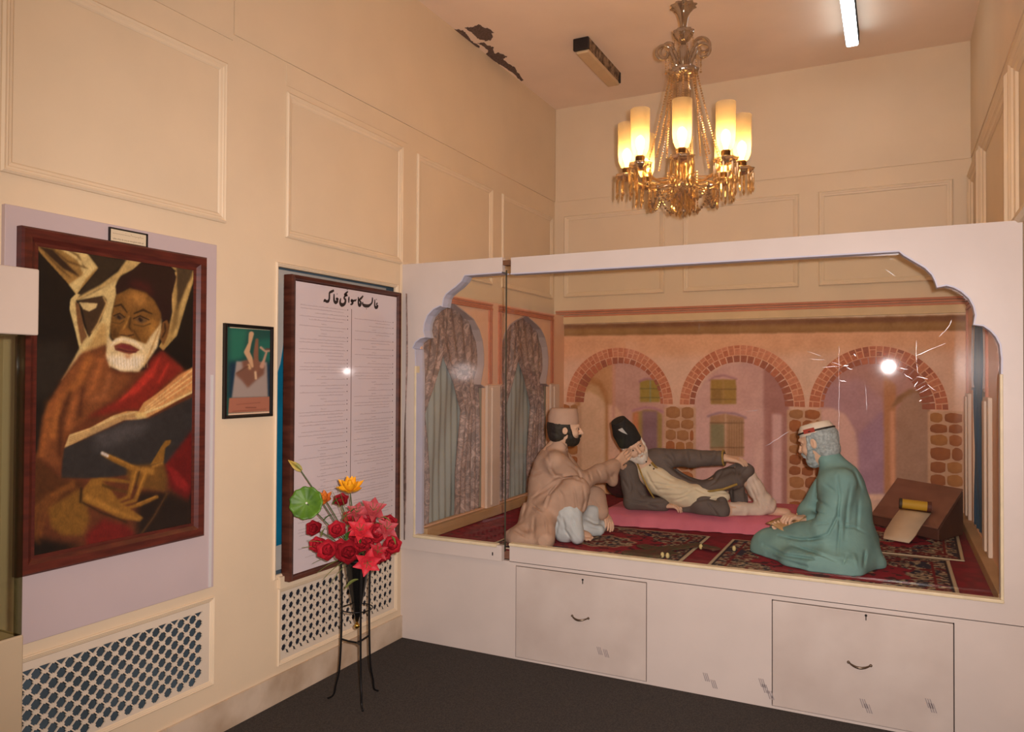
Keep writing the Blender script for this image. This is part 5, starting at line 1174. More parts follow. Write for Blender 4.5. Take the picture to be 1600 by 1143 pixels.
# mattress
def wavy_block(name, corners, z0, z1, mat, label, cat, seed, nu=60, nv=30):
    c = [np.array(p) for p in corners]; rg = np.random.default_rng(seed); V = []; 
    u, v = np.meshgrid(np.linspace(0, 1, nu+1), np.linspace(0, 1, nv+1)); u = u.ravel()[:, None]; v = v.ravel()[:, None]
    P = (c[0]*(1-u)+c[1]*u)*(1-v)+(c[3]*(1-u)+c[2]*u)*v
    e = np.minimum(np.minimum(u, 1-u)*14, np.minimum(v, 1-v)*7); h_ = np.clip(e, 0, 1)**.45
    z = z0+(z1-z0)*h_+.006*(vnoise(P[:, :1]*14, P[:, 1:2]*14, seed)-.5)+.004*(vnoise(P[:, :1]*40, P[:, 1:2]*40, seed)-.5); z = np.where(h_ < .01, z0, z)
    w_ = (1-h_)*.012*np.sin(u*70+v*40); P = P+w_
    i = (np.arange(nv)[:, None]*(nu+1)+np.arange(nu)[None]).ravel()
    F_ = np.stack([i, i+1, i+nu+2, i+nu+1], 1); top = np.hstack([P, z]); k = len(top)
    bot = top.copy(); bot[:, 2] = z0
    return tag(obj(name, np.vstack([top, bot]), np.vstack([F_, F_[:, ::-1]+k]), mat, None, smooth=True), label, cat)
pinkm = M('rose_pink_cover', (202, 108, 124), .8, var=.10, scale=7, bump=.1, bscale=120)
wavy_block('mattress', [(.86, .985), (2.32, 1.20), (2.30, 1.98), (.86, 1.86)], .602, .705, pinkm, 'low mattress under a rose pink cover beneath the reclining figure', 'mattress', 5)
# bolster behind the reclining figure
s = Sdf((.60, 1.15, .58), (1.30, 1.85, 1.0), .01)
s.chain([(.86, 1.62, .80), (1.14, 1.44, .80)], .105, .03).wrinkle(.004, (30, 30, 30), 2)
tag(s.build('bolster', M('dark_maroon_velvet', (76, 26, 32), .8, col2=(44, 18, 20), scale=16), None), 'dark maroon bolster cushion behind the elbow of the reclining figure', 'cushion')
# writing desk
wood = M('brown_desk_wood', (136, 92, 74), .55, col2=(118, 78, 62), scale=5, stretch=(1, 1, 4)); wood2 = M('dark_desk_side', (100, 64, 52), .55, var=.1)
FRp = V3(2.949, 1.449, 0); BRp = V3(3.10, 1.74, 0); wdir = V3(-.40, .44, 0); wdir /= np.linalg.norm(wdir); W_ = .56
FLp = FRp+wdir*W_; BLp = BRp+wdir*W_*.99
zr = lambda p, z: (p[0], p[1], z)
dk = empty('writing_desk', tuple((FRp+FLp+BRp+BLp)/4+V3(0, 0, .607)), 'brown wooden slant-topped writing desk at the right of the showcase', 'desk')
m = MB(); m.hexa([zr(FLp, .607), zr(FRp, .607), zr(BRp, .607), zr(BLp, .607), zr(FLp, .665), zr(FRp, .675), zr(BRp, .885), zr(BLp, .885)]); bevel(m.build('desk_body', wood2, dk), .006)
n_ = V3(0, 0, .012)
q1, q2, q3, q4 = V3(*zr(FLp, .668)), V3(*zr(FRp, .678)), V3(*zr(BRp, .888)), V3(*zr(BLp, .888))
fw_ = (FRp-BRp); fw_ /= np.linalg.norm(fw_)
m = MB(); m.hexa([q1+fw_*.012, q2+fw_*.012, q3, q4, q1+fw_*.012+n_, q2+fw_*.012+n_, q3+n_, q4+n_]); bevel(m.build('slanted_lid', wood, dk), .005)
# paper sheet with a yellow roll leaning on the desk
A0 = atd(1407, 795, 4.86); A1 = atd(1456, 801, 4.80); B1 = on(2, .615, 1424, 849); B0 = on(2, .615, 1377, 841)
sheet = M('aged_paper', (206, 180, 150), .7, var=.05)
sc0 = empty('scroll', tuple((B0+B1)/2), 'yellow and cream paper scroll unrolled down the front of the desk', 'scroll')
m = MB(); V = []; nn_ = 10
for i in range(nn_+1):
    t = i/nn_; l = A0+(B0-A0)*t; r = A1+(B1-A1)*t; up = V3(0, 0, .012*math.sin(PI*t)); rnd = .08*max(0, t-.85)/.15
    V += [l+up+(r-l)*rnd, r+up-(r-l)*rnd]
m.add(V, [(2*i, 2*i+1, 2*i+3, 2*i+2) for i in range(nn_)]); o = m.build('paper_sheet', sheet, sc0, smooth=True); s_ = o.modifiers.new('s', 'SOLIDIFY'); s_.thickness = .006
R0v = atd(1409, 786, 4.86); R1v = atd(1449, 791, 4.80); dd = (R1v-R0v)/np.linalg.norm(R1v-R0v)
MB().tube([R0v, R1v], .030, 20).build('paper_roll', M('yellow_paper', (196, 152, 44), .6, var=.06), sc0, smooth=True, sharp=.6)
MB().tube([R0v-dd*.014, R0v+dd*.002], .033, 20).build('roll_end', M('dark_roll_end', (60, 48, 34), .6), sc0); MB().tube([R1v-dd*.002, R1v+dd*.022], .033, 20).build('roll_end', M('brown_roll_end', (92, 48, 38), .6), sc0)
# solid stand-in for the translucent green tinge on the rug, with pale blobs
s = Sdf((1.3, .06, .59), (1.95, .95, .64), .008)
for a, b in (((1.38, .25), (1.52, .42)), ((1.52, .42), (1.66, .62)), ((1.40, .45), (1.60, .34)), ((1.45, .22), (1.56, .30)), ((1.66, .62), (1.78, .58))):
    s.cone((*a, .602), (*b, .602), .05, .04, .03)
s.cutplane((0, 0, .618), (0, 0, 1)); s.cutplane((0, 0, .6075), (0, 0, -1)); s.wrinkle(.003, (60, 60, 60), 4)
tag(s.build('green_patch', M('olive_green', (74, 70, 44), .8, col2=(96, 56, 44), scale=30), None), 'thin irregular olive green patch on the rug in front of the mattress', 'cloth')
for (px, py), lab in (((1035, 866), 'left cream blob of the pair on the green patch'), ((1043, 867), 'right cream blob of the pair on the green patch'), ((1095, 853), 'cream blob at the edge of the rug beside the green patch'), ((1147, 856), 'cream blob lying on the rug of the kneeling figure')):
    p = on(2, .62, px, py); MB().ball(tuple(p+V3(0, 0, -.002)), .011, 10, 7, (1, 1, 1.5)).build('flower_bud', M('cream_blob', (206, 186, 128), .6), None, smooth=True, label=lab, cat='flower')
# ================================================================== foreground glass cabinet at the far left
gx0, gx1, gy1, gy0 = .02, .61, -2.63, -4.1
cb = empty('glass_cabinet', (.3, -3.3, 0), 'cream display cabinet with glass sides and a white top at the left edge', 'cabinet')
cabp = M('cabinet_cream_paint', (164, 144, 116), .5, var=.04, scale=4)
bevel(MB().box((gx0, gy0, 0), (gx1, gy1, .90)).build('base', cabp, cb), .004)
bevel(MB().box((gx0, gy0, 1.705), (gx1+.012, gy1+.022, 1.885)).build('white_top', M('white_top_paint', (178, 160, 144), .5, var=.02), cb), .004)
gl2 = glass_mat('cabinet_glass', (244, 245, 234), .02)
MB().box((gx1-.012, gy0, .90), (gx1-.007, gy1-.004, 1.705)).build('glass_side', gl2, cb)
MB().box((gx0, gy1-.014, .90), (gx1-.012, gy1-.009, 1.705)).build('glass_end', gl2, cb)
MB().box((gx1-.016, gy1-.018, .90), (gx1-.006, gy1-.002, 1.705)).build('glass_corner', glass_mat('corner_glass', (190, 190, 170), .05), cb)
tag(bevel(MB().box((.34, -3.02, .902), (.52, -2.74, .975)).build('stone_block', M('pale_green_stone', (176, 180, 150), .6, var=.06), None), .02), 'pale greenish block lying inside the glass cabinet', 'block')
# ================================================================== the three clay figures
skinm = M('painted_skin', (216, 176, 148), .6, var=.06, scale=18, bump=.08, bscale=90)
def W(px, py, y): return on(1, y, px, py)
def nrm(v): v = np.array(v, float); return v/np.linalg.norm(v)
class Head:
    """local head frame: f forward, l to the figure's left, u up; s scales a 23 cm tall head"""
    def __init__(s, c, f, u, sc_=1., us=1.):
        s.us = us
        s.c = np.array(c, float); s.f = nrm(f); s.u = np.array(u, float); s.u = nrm(s.u-s.f*(s.u@s.f)); s.l = np.cross(s.u, s.f); s.s = sc_; s.R = [s.f, s.l, s.u]
    def p(s, a, b, c): return s.c+(s.f*a+s.l*b+s.u*c*s.us)*s.s
    def e(s, S, q, r, k=.015, sub=False): S.ell(s.p(*q), np.array(r)*np.array((1, 1, s.us))*s.s, k*s.s, s.R, sub)
    def k(s, S, pts, rs, k=.008, sub=False): S.chain([s.p(*q) for q in pts], [r*s.s for r in (rs if hasattr(rs, '__len__') else [rs]*len(pts))], k, sub)
    def face(s, S):
        s.e(S, (-.005, 0, .025), (.098, .077, .092)); s.e(S, (.022, 0, -.045), (.068, .060, .066), .03); s.e(S, (.045, 0, -.088), (.038, .034, .028), .02)
        for b in (-1, 1):
            s.e(S, (.060, .040*b, -.025), (.026, .024, .024), .02)             # cheek
            s.k(S, [(.082, .012*b, .030), (.082, .034*b, .032), (.066, .054*b, .022)], [.010, .010, .007], .010)  # brow
            s.e(S, (.092, .031*b, .012), (.016, .017, .011), .012, True)      # socket
            s.e(S, (.074, .031*b, .010), (.015, .015, .012), .004)            # eyeball with lid
            s.e(S, (-.004, .078*b, -.002), (.018, .009, .030), .004); s.e(S, (.002, .086*b, .002), (.008, .005, .016), .004, True)
            s.e(S, (.098, .012*b, -.030), (.010, .009, .008), .006)           # nostril
        s.k(S, [(.088, 0, .022), (.103, 0, -.004), (.114, 0, -.024)], [.008, .009, .012], .010)
        s.k(S, [(.082, -.022, -.056), (.094, 0, -.053), (.082, .022, -.056)], [.005, .0075, .005], .006)
        s.k(S, [(.080, -.018, -.066), (.091, 0, -.067), (.080, .018, -.066)], [.005, .008, .005], .006)
        s.k(S, [(.100, -.03, -.0605), (.100, .03, -.0605)], .0028, .004, True)
    def eyes(s, parent, col=(30, 20, 18), r=.0085):
        m = MB()
        for b in (-1, 1): m.ball(s.p(.084, .031*b, .010), r*s.s, 10, 8)
        m.build('pupils', M('dark_pupil', col, .3), parent, smooth=True)
def hand(S, w, d, pn, side, curl=.5, size=1., spread=.25):
    """w wrist, d direction of the fingers, pn palm normal (palm side), side = +1 if the thumb lies along cross(d, pn)"""
    w = np.array(w, float); d = nrm(d); pn = np.array(pn, float); pn = nrm(pn-d*(pn@d)); t = np.cross(d, pn)*side; q = size
    S.cone(w-d*.03*q, w+d*.01*q, .026*q, .025*q, .01)
    for a in (-.026, -.009, .009, .026): S.cone(w+d*.005*q+t*a*.6*q, w+(d*.082+t*a)*q, .016*q, .0125*q, .010)
    for i, (a, L_) in enumerate(((.030, .068), (.010, .076), (-.010, .070), (-.029, .055))):
        p = w+(d*.084+t*a)*q; dr = nrm(d+t*a*spread*8)
        for j, (fr, rr) in enumerate(((.42, .0098), (.33, .0088), (.25, .0078))):
            ang = curl*(.5+.75*j); dd = dr*math.cos(ang)+pn*math.sin(ang); p2 = p+dd*L_*fr*q; S.cone(p, p2, rr*q, (rr-.0008)*q, .003); p = p2
    p = w+(d*.022+t*.026)*q; p2 = p+nrm(d*.55+t*.75+pn*.3)*.038*q; p3 = p2+nrm(d*.9+t*.25+pn*.35)*.030*q; p4 = p3+nrm(d*.95+pn*.4)*.022*q
    S.cone(p, p2, .0155*q, .0125*q, .008); S.cone(p2, p3, .0115*q, .010*q, .004); S.cone(p3, p4, .010*q, .0085*q, .003)
def foot(S, heel, toe, up, wd=.04):
    heel = np.array(heel); toe = np.array(toe); d = toe-heel; L_ = np.linalg.norm(d); d /= L_; up = np.array(up, float); up = nrm(up-d*(up@d)); l = np.cross(up, d)
    S.cone(heel, heel+d*L_*.65+up*-.004, .032, .026, .02); S.ell(heel+d*L_*.62, (L_*.26, wd, .022), .02, [d, l, up])
    for i, a in enumerate((-.030, -.014, .001, .015, .029)): S.cone(heel+d*L_*.72+l*a-up*.006, heel+d*L_*(.98-.05*abs(i-1))+l*a*1.1-up*.010, .011, .0095-(.001*i), .004)
# ------------------------------------------------------------------ 1: squatting figure in a brown coat
coat1 = M('dusty_brown_coat', (184, 150, 128), .8, var=.10, scale=9, bump=.12, bscale=110)
trou1 = M('pale_blue_grey_cloth', (190, 194, 194), .8, var=.08, scale=14, bump=.12, bscale=110)
f1 = nrm((.88, .47, 0)); l1 = np.cross((0, 0, 1), f1); Z = V3(0, 0, 1)
p1 = empty('person', tuple(on(2, .607, 880, 832)), 'squatting clay figure in a dusty brown coat and round cap reaching out a hand', 'person')
H1 = Head(W(882, 671, .56), f1+V3(0, 0, -.02), Z, .98, .80)
sh_c = W(866, 714, .57); hip = W(862, 806, .55)
Rsh = W(868, 718, .42); Lsh = W(876, 716, .73)
Rel = W(909, 752, .60); Rwr = W(962, 725, .90); Rtip = W(990, 701, 1.05)
Lel = W(915, 768, .84); Lwr = W(940, 798, .80)
S = Sdf((.35, .1, .595), (1.35, 1.3, 1.5), .0045)
H1.face(S); S.chain([H1.p(-.02, 0, -.06), sh_c+Z*.03], [.050, .060], .03)
S.chain([sh_c-Z*.03, W(858, 760, .56), hip], [.10, .11, .12], .05); S.chain([Rsh, Rel, Rwr], [.045, .036, .024], .02); S.chain([Lsh, Lel, Lwr], [.045, .036, .024], .02)
hd = nrm(Rtip-Rwr); hand(S, Rwr, hd, V3(-.35, .9, .2), -1, .12, 1.0, .12)
hand(S, Lwr, nrm(W(950, 812, .76)-Lwr), V3(-.6, .1, -.6), 1, .55, 1.)
RK = W(898, 770, .40); RF = W(897, 834, .44); LK = W(928, 778, .78); LF = W(902, 822, .80)
S.chain([hip-l1*.08, RK, RF], [.08, .06, .035], .03); S.chain([hip+l1*.08, LK, LF], [.08, .06, .035], .03)
foot(S, on(2, .635, 892, 828), on(2, .625, 926, 840), Z)
S.cutplane((0, 0, .607), (0, 0, -1)); S.build('body', skinm, p1)
H1.eyes(p1)
def hair1(hd_, name, mat, parent, h=.0045, front=.045, beard=True, low=-.075, th=.007, chin=True, bfw=.012, side_up=.03, bth=None):
    bth = th if bth is None else bth
    lo = hd_.c-.2; hi = hd_.c+.2; s_ = Sdf(lo, hi, h)
    hd_.e(s_, (-.010, 0, .022), (.101+th, .079+th, .095+th)); hd_.e(s_, (-.045, 0, -.055), (.052+th, .060+th, .05), .03)
    # cut away the face and below
    s_.cutplane(hd_.p(-.02, 0, low), -hd_.u); s_.cutplane(hd_.p(0, 0, .062), hd_.u)
    s_.box(hd_.p(.16, 0, -.04), (.128*hd_.s, .2, .20), .01, hd_.R, .01, True)
    for b in (-1, 1): hd_.e(s_, (-.004, .088*b, -.002), (.017, .020, .028), .004, True)
    s_.wrinkle(.0016, (160, 160, 90), 3); s_.build(name, mat, parent)
    if beard:
        s_ = Sdf(lo, hi, h)
        hd_.e(s_, (.030, 0, -.052), (.068+bth, .060+bth, .064+bth)); hd_.e(s_, (.052, 0, -.094), (.040+bfw, .036+bfw*.6, .034+bfw), .02)
        s_.box(hd_.p(.10, 0, .045), (.12, .12, .085), .01, hd_.R, .01, True)
        for b in (-1, 1):
            hd_.e(s_, (.088, .046*b, -.022), (.036, .028, .026), .010, True)
            hd_.k(s_, [(.020, .074*b, side_up), (.026, .071*b, -.015), (.036, .062*b, -.055), (.060, .042*b, -.088)], [.010, .012, .014, .016], .016)
        hd_.e(s_, (.115, 0, -.061), (.034, .021, .009), .005, True)
        hd_.e(s_, (.118, 0, -.028), (.03, .022, .018), .005, True)
        hd_.k(s_, [(.088, -.034, -.062), (.101, -.012, -.045), (.101, .012, -.045), (.088, .034, -.062)], [.006, .0085, .0085, .006], .006)
        s_.wrinkle(.0018, (170, 170, 80), 6); s_.build('beard', mat, parent)
hair1(H1, 'hair', M('black_hair', (34, 28, 26), .7, var=.2, scale=60), p1, bfw=.004, th=.006, low=-.10)
def cap(hd_, base, r0, r1, hgt, tilt=0, n=28, top=True):
    m = MB(); u = hd_.u; A_ = nrm(hd_.f); B_ = hd_.l; V = []; prof = [(r0, 0), (r0*1.0, hgt*.5), (r1, hgt*.93), (r1*.93, hgt), (r1*.5, hgt*1.015), (.0005, hgt*1.02)]
    for r, z in prof:
        for k in range(n): a = 2*PI*k/n; V.append(base+A_*(r*1.1*math.cos(a))+B_*(r*.93*math.sin(a))+u*z+A_*tilt*z)
    return m.add(V, [(j*n+k, j*n+(k+1) % n, (j+1)*n+(k+1) % n, (j+1)*n+k) for j in range(len(prof)-1) for k in range(n)]+[tuple(range(n))[::-1]])
cap(H1, H1.p(-.008, 0, .048), .088, .078, .098).build('round_cap', M('tan_felt_cap', (182, 148, 128), .85, var=.06), p1, smooth=True, sharp=.9)
# coat
S = Sdf((.3, .1, .595), (1.35, 1.2, 1.25), .0055)
tors = W(858, 758, .56)
S.ell(sh_c-Z*.035-f1*.01, (.105, .175, .10), .05, [f1, l1, Z]); S.ell(tors, (.135, .165, .17), .06, [f1, l1, Z]); S.ell(hip+Z*.03-f1*.01, (.15, .19, .14), .06, [f1, l1, Z])
S.cone(sh_c+Z*.0, H1.p(-.025, 0, -.125), .075, .056, .04)
S.chain([Rsh-Z*.012, Rel], [.062, .060], .06); S.chain([Rel, (Rel+Rwr)/2, Rwr-hd*.01], [.060, .052, .044], .02)
S.chain([Lsh, Lel], [.068, .058], .035); S.chain([Lel, Lwr], [.056, .046], .02)
# hanging open sleeve below the reaching wrist
S.chain([Rwr-hd*.02-Z*.03, Rwr-hd*.03-Z*.10], [.034, .028], .03); S.chain([Rel+(Rwr-Rel)*.5-Z*.02, Rwr-hd*.03-Z*.09], [.035, .024], .03)
# skirts of the coat over knee and on the floor
S.chain([hip-l1*.10, RK+Z*.01], [.115, .088], .05); S.chain([RK+Z*.01, RK-Z*.07+f1*.02], [.085, .055], .03); S.ell(W(880, 785, .36), (.11, .045, .085), .04, [f1, l1, Z])
S.chain([hip+l1*.10, LK], [.11, .075], .05); S.chain([LK, W(938, 800, .74)], [.070, .052], .03)
S.chain([hip-Z*.03-f1*.06, on(2, .64, 812, 838), on(2, .635, 800, 838)], [.14, .055, .045], .05)
S.chain([W(838, 800, .42), on(2, .655, 845, 838)], [.09, .06], .05); S.chain([on(2, .635, 805, 842), on(2, .64, 850, 846)], [.040, .045], .04)
S.chain([W(850, 790, .42), on(2, .66, 853, 842)], [.075, .05], .04)
# folds
A4 = lambda x, y: (780+x/4.571, 620+y/4.571); A5 = lambda x, y: (920+x/4.848, 620+y/4.848); A6 = lambda x, y: (1150+x/3.464, 620+y/3.464)
S.folds(A4, [(q, w_, a_) for q, w_, a_ in (
    (((440, 565), (340, 640), (240, 725)), 2.2, .011), (((445, 570), (380, 630), (300, 690)), 2., .009), (((380, 470), (370, 510), (400, 560), (450, 560)), 2.4, .010), (((430, 585), (520, 572), (600, 605)), 2., .009),
    (((560, 520), (590, 600)), 2., .008), (((640, 535), (660, 600)), 2., .008), (((700, 520), (725, 570)), 1.8, .007), (((480, 470), (540, 510), (580, 560)), 2.2, .007), (((440, 590), (365, 690), (335, 790)), 2.6, .012),
    (((530, 620), (545, 720), (560, 850)), 2.4, .010), (((600, 640), (612, 740), (580, 860)), 2., .009), (((235, 765), (270, 795), (315, 815)), 1.6, .010), (((240, 790), (300, 830)), 1.6, -.007), (((180, 640), (195, 760), (165, 880)), 2.6, .009),
    (((250, 860), (245, 1000)), 2.6, .009), (((100, 940), (200, 1005)), 2.2, .008), (((215, 560), (320, 535)), 2.2, .007), (((300, 330), (340, 400), (360, 470)), 2.6, .006), (((640, 700), (700, 780), (740, 850)), 2., .007), (((330, 860), (345, 1000)), 2., -.008), (((400, 640), (450, 700), (470, 800)), 3., .007), (((770, 520), (800, 600)), 2., .006))])
S.chain([W(834, 783, .385), W(842, 790, .38), W(850, 800, .375)], .008, .01); S.wrinkle(.0026, (30, 30, 26), 5)
S.cutplane((0, 0, .607), (0, 0, -1))
S.chain([H1.p(-.01, 0, -.10), H1.p(-.02, 0, -.135)], .045, .01, True)
S.box(Rwr+hd*.06, (.045, .06, .06), .0, [hd, nrm(np.cross(hd, Z)), nrm(np.cross(np.cross(hd, Z), hd))], .005, True)
S.build('coat', coat1, p1)
# trousers
S = Sdf((.55, .1, .595), (1.35, 1.1, .95), .006)
S.chain([W(888, 800, .38), W(880, 822, .40), on(2, .65, 884, 834)], [.075, .075, .055], .04); S.chain([W(893, 806, .38), on(2, .65, 902, 838)], [.06, .045], .04)
S.chain([W(925, 800, .70), on(2, .65, 915, 824), on(2, .645, 938, 822)], [.05, .048, .042], .04); S.chain([on(2, .65, 908, 826), on(2, .64, 936, 828)], [.04, .035], .03)
S.folds(A4, [(q, 2., .009) for q in (((385, 840), (420, 900), (400, 1000)), ((450, 830), (470, 950), (520, 1015)), ((520, 870), (545, 960)), ((600, 860), (680, 905), (750, 905)), ((640, 920), (720, 940)))]); S.wrinkle(.003, (50, 50, 50), 8); S.cutplane((0, 0, .607), (0, 0, -1)); S.build('trousers', trou1, p1)
# ------------------------------------------------------------------ 2: reclining figure
coat2 = M('dark_umber_coat', (98, 86, 80), .8, var=.14, scale=9, bump=.12, bscale=110); shirtm = M('cream_shirt_cloth', (214, 198, 168), .8, var=.06, scale=12, bump=.12, bscale=110)
trou2 = M('cream_trouser_cloth', (212, 190, 172), .8, var=.06, scale=12, bump=.12, bscale=110); trim = M('gold_braid', (160, 128, 60), .6, var=.2, scale=40)
p2 = empty('person', tuple(on(2, .70, 1080, 795)), 'reclining clay figure with a white beard, tall black cap and dark open coat', 'person')
RR = V3(*R0_)
cdir = nrm(C_-W(992, 696, 1.15)); rr_ = nrm(np.cross(cdir, Z))*-1
if rr_ @ RR < 0: rr_ = -rr_
H2 = Head(W(989, 697, 1.15), cdir*.88+rr_*.34-Z*.22, -.55*rr_+Z*.86, .93, .95)
RS2 = W(982, 734, 1.14); LS2 = W(1026, 714, 1.27); chest = W(1008, 736, 1.22); mid2 = W(1050, 762, 1.25); pel = W(1100, 780, 1.28)
RE2 = W(989, 783, 1.12); RW2 = W(1036, 789, 1.16); LE2 = W(1082, 716, 1.25); LW2 = W(1131, 715, 1.24)
LK2 = W(1162, 738, 1.32); LA2 = W(1197, 792, 1.34); RK2 = W(1130, 795, 1.20); RA2 = W(1188, 797, 1.30)
S = Sdf((.85, .92, .69), (2.35, 1.6, 1.42), .0048)
H2.face(S); S.chain([H2.p(-.02, 0, -.06), (RS2+LS2)/2], [.048, .06], .03)
S.chain([chest, mid2, pel], [.085, .08, .09], .05); S.chain([RS2, RE2, RW2], [.042, .034, .024], .02); S.chain([LS2, LE2, LW2], [.042, .034, .024], .02)
hand(S, RW2, nrm(W(1062, 789, 1.15)-RW2), V3(.1, .2, -1), 1, .75, .95)
hand(S, LW2, nrm(W(1160, 719, 1.25)-LW2), V3(0, .25, -1), 1, .42, 1., .3)
S.chain([pel+V3(0, .05, .03), LK2, LA2], [.08, .055, .030], .03); S.chain([pel-V3(0, .05, 0), RK2, RA2], [.08, .05, .03], .03)
foot(S, W(1203, 798, 1.35), W(1240, 801, 1.40), Z); S.build('body', skinm, p2)
H2.eyes(p2, (70, 30, 22), .007)
hair1(H2, 'hair', M('white_hair', (222, 210, 196), .8, var=.06), p2, th=.004, bfw=.016)
bd = bpy.data.objects[[o.name for o in p2.children if o.name.startswith('beard')][0]]; 
cap(H2, H2.p(-.014, 0, .040), .088, .060, .178).build('tall_black_cap', M('black_lambskin', (34, 32, 32), .85, var=.2, scale=60, bump=.2, bscale=200), p2, smooth=True, sharp=.9)
hp = lambda a, b, c: H2.p(a, b, c); m = MB(); m.prism([hp(.073, -.052, .212), hp(.086, -.022, .212), hp(.088, -.012, .145), hp(.080, -.040, .185)], H2.f*.004*1.0); m.build('white_badge', M('white_patch', (196, 192, 186), .7), p2)
S = Sdf((.95, .95, .69), (2.1, 1.55, 1.25), .0055)
S.chain([W(1006, 732, 1.20), W(1030, 752, 1.20), W(1062, 770, 1.20), W(1095, 780, 1.21)], [.070, .082, .085, .08], .04); S.chain([W(1090, 770, 1.2), W(1132, 775, 1.21)], [.055, .035], .04)
S.folds(A5, [(q, 1.9, .009) for q in (((480, 550), (560, 600), (640, 640)), ((460, 640), (560, 665), (740, 690)), ((510, 700), (640, 705)), ((560, 745), (700, 745), (790, 700)), ((650, 785), (760, 745)), ((800, 690), (900, 735)), ((900, 760), (1000, 740)), ((430, 560), (470, 640), (530, 720)), ((960, 720), (1050, 730)))])
S.wrinkle(.003, (40, 40, 40), 12); S.cutplane((0, 0, .703), (0, 0, -1)); S.build('shirt', shirtm, p2)
m = MB()
for q in ((1009.7, 721), (1015.5, 726.5), (1021.5, 732)): m.ball(W(*q, 1.118), .006, 8, 6)
m.build('shirt_buttons', M('dark_button', (60, 36, 26), .4), p2)
S = Sdf((.9, .92, .69), (2.2, 1.65, 1.25), .0055)
S.chain([RS2, RE2], [.066, .060], .03); S.chain([RE2, RW2+V3(.0, 0, .0)], [.058, .048], .02); S.chain([LS2, LE2, LW2-nrm(LW2-LE2)*.015], [.066, .056, .050], .03)
S.chain([(RS2+LS2)/2+V3(0, .07, -.02), mid2+V3(0, .08, 0), pel+V3(0, .08, 0)], [.09, .09, .10], .06)
S.chain([W(980, 735, 1.15), W(996, 765, 1.15), W(1010, 785, 1.17)], [.050, .046, .035], .03)
S.chain([W(1028, 716, 1.25), W(1046, 740, 1.22), W(1070, 758, 1.22), W(1105, 762, 1.22), W(1150, 750, 1.24)], [.050, .038, .036, .042, .055], .03)
S.chain([pel+V3(0, .10, .04), LK2+V3(-.02, 0, .0)], [.075, .072], .04); S.chain([W(1128, 745, 1.28), W(1168, 735, 1.30)], [.05, .045], .03); S.chain([W(1150, 752, 1.30), W(1155, 780, 1.32)], [.045, .055], .03)
S.chain([W(1072, 795, 1.19), W(1100, 790, 1.17), W(1128, 797, 1.16)], [.035, .062, .052], .04); S.chain([W(1128, 782, 1.18), W(1128, 805, 1.14)], [.03, .03], .03)
S.folds(A5, [(q, 2.2, .010) for q in (((540, 420), (620, 470), (650, 530)), ((600, 395), (640, 460), (650, 500)), ((740, 405), (760, 500)), ((830, 420), (850, 470)), ((970, 400), (930, 520)), ((1100, 540), (1120, 640), (1160, 690)), ((1010, 560), (960, 640), (880, 690)), ((1190, 520), (1130, 600)), ((290, 540), (340, 680), (320, 760)), ((370, 700), (420, 760)), ((290, 775), (400, 800), (560, 790)), ((560, 480), (700, 590), (820, 650)), ((740, 800), (900, 770), (1010, 790)), ((900, 800), (980, 900)), ((1080, 650), (1090, 780)), ((1180, 650), (1190, 780)), ((260, 620), (300, 700)), ((430, 810), (520, 840)))])
S.wrinkle(.0035, (32, 32, 32), 15); S.cutplane((0, 0, .703), (0, 0, -1))
S.box(LW2+nrm(LW2-LE2)*.035, (.03, .07, .07), .0, [nrm(LW2-LE2), V3(0, 1, 0), Z], .004, True)
S.build('coat', coat2, p2)
def braid(pts, y, r=.006):
    m = MB(); m.tube([W(a, b, yy) for (a, b), yy in zip(pts, y)], r, 6); return m
braid([(1018, 722), (1032, 738), (1052, 757), (1078, 766), (1104, 768), (1130, 764), (1152, 756)], [1.165, 1.165, 1.165, 1.165, 1.165, 1.165, 1.17], .008).build('gold_braid', trim, p2, smooth=True)
braid([(996, 724), (1003, 742), (1012, 762), (1022, 778)], [1.12, 1.105, 1.105, 1.11], .006).build('gold_braid', trim, p2, smooth=True)
m = MB(); dL = nrm(LW2-LE2); n_ = 18; m.tube([LW2-dL*.0+(V3(0, 1, 0)*math.cos(t)+np.cross(dL, V3(0, 1, 0))*math.sin(t))*.050 for t in np.linspace(0, 2*PI, n_+1)[:-1]], .0065, 6, closed=True); m.build('cuff_braid', trim, p2, smooth=True)
S = Sdf((1.5, 1.0, .69), (2.3, 1.6, 1.1), .0055)
S.chain([LK2+V3(.02, 0, -.01), (LK2+LA2)/2+V3(.01, 0, 0), LA2+V3(0, 0, .02)], [.052, .050, .056], .03); S.chain([LA2+V3(-.01, 0, .03), LA2+V3(.02, 0, .005)], [.05, .045], .03)
S.chain([RK2, (RK2+RA2)/2, RA2], [.05, .045, .042], .03); S.folds(A5, [(q, 1.9, .008) for q in (((1240, 600), (1290, 720), (1330, 840)), ((1210, 650), (1260, 760), (1290, 840)), ((1080, 830), (1180, 845)), ((1300, 600), (1370, 740)), ((1330, 800), (1400, 860)))])
S.wrinkle(.0035, (45, 45, 45), 21); S.cutplane((0, 0, .703), (0, 0, -1)); S.build('trousers', trou2, p2)
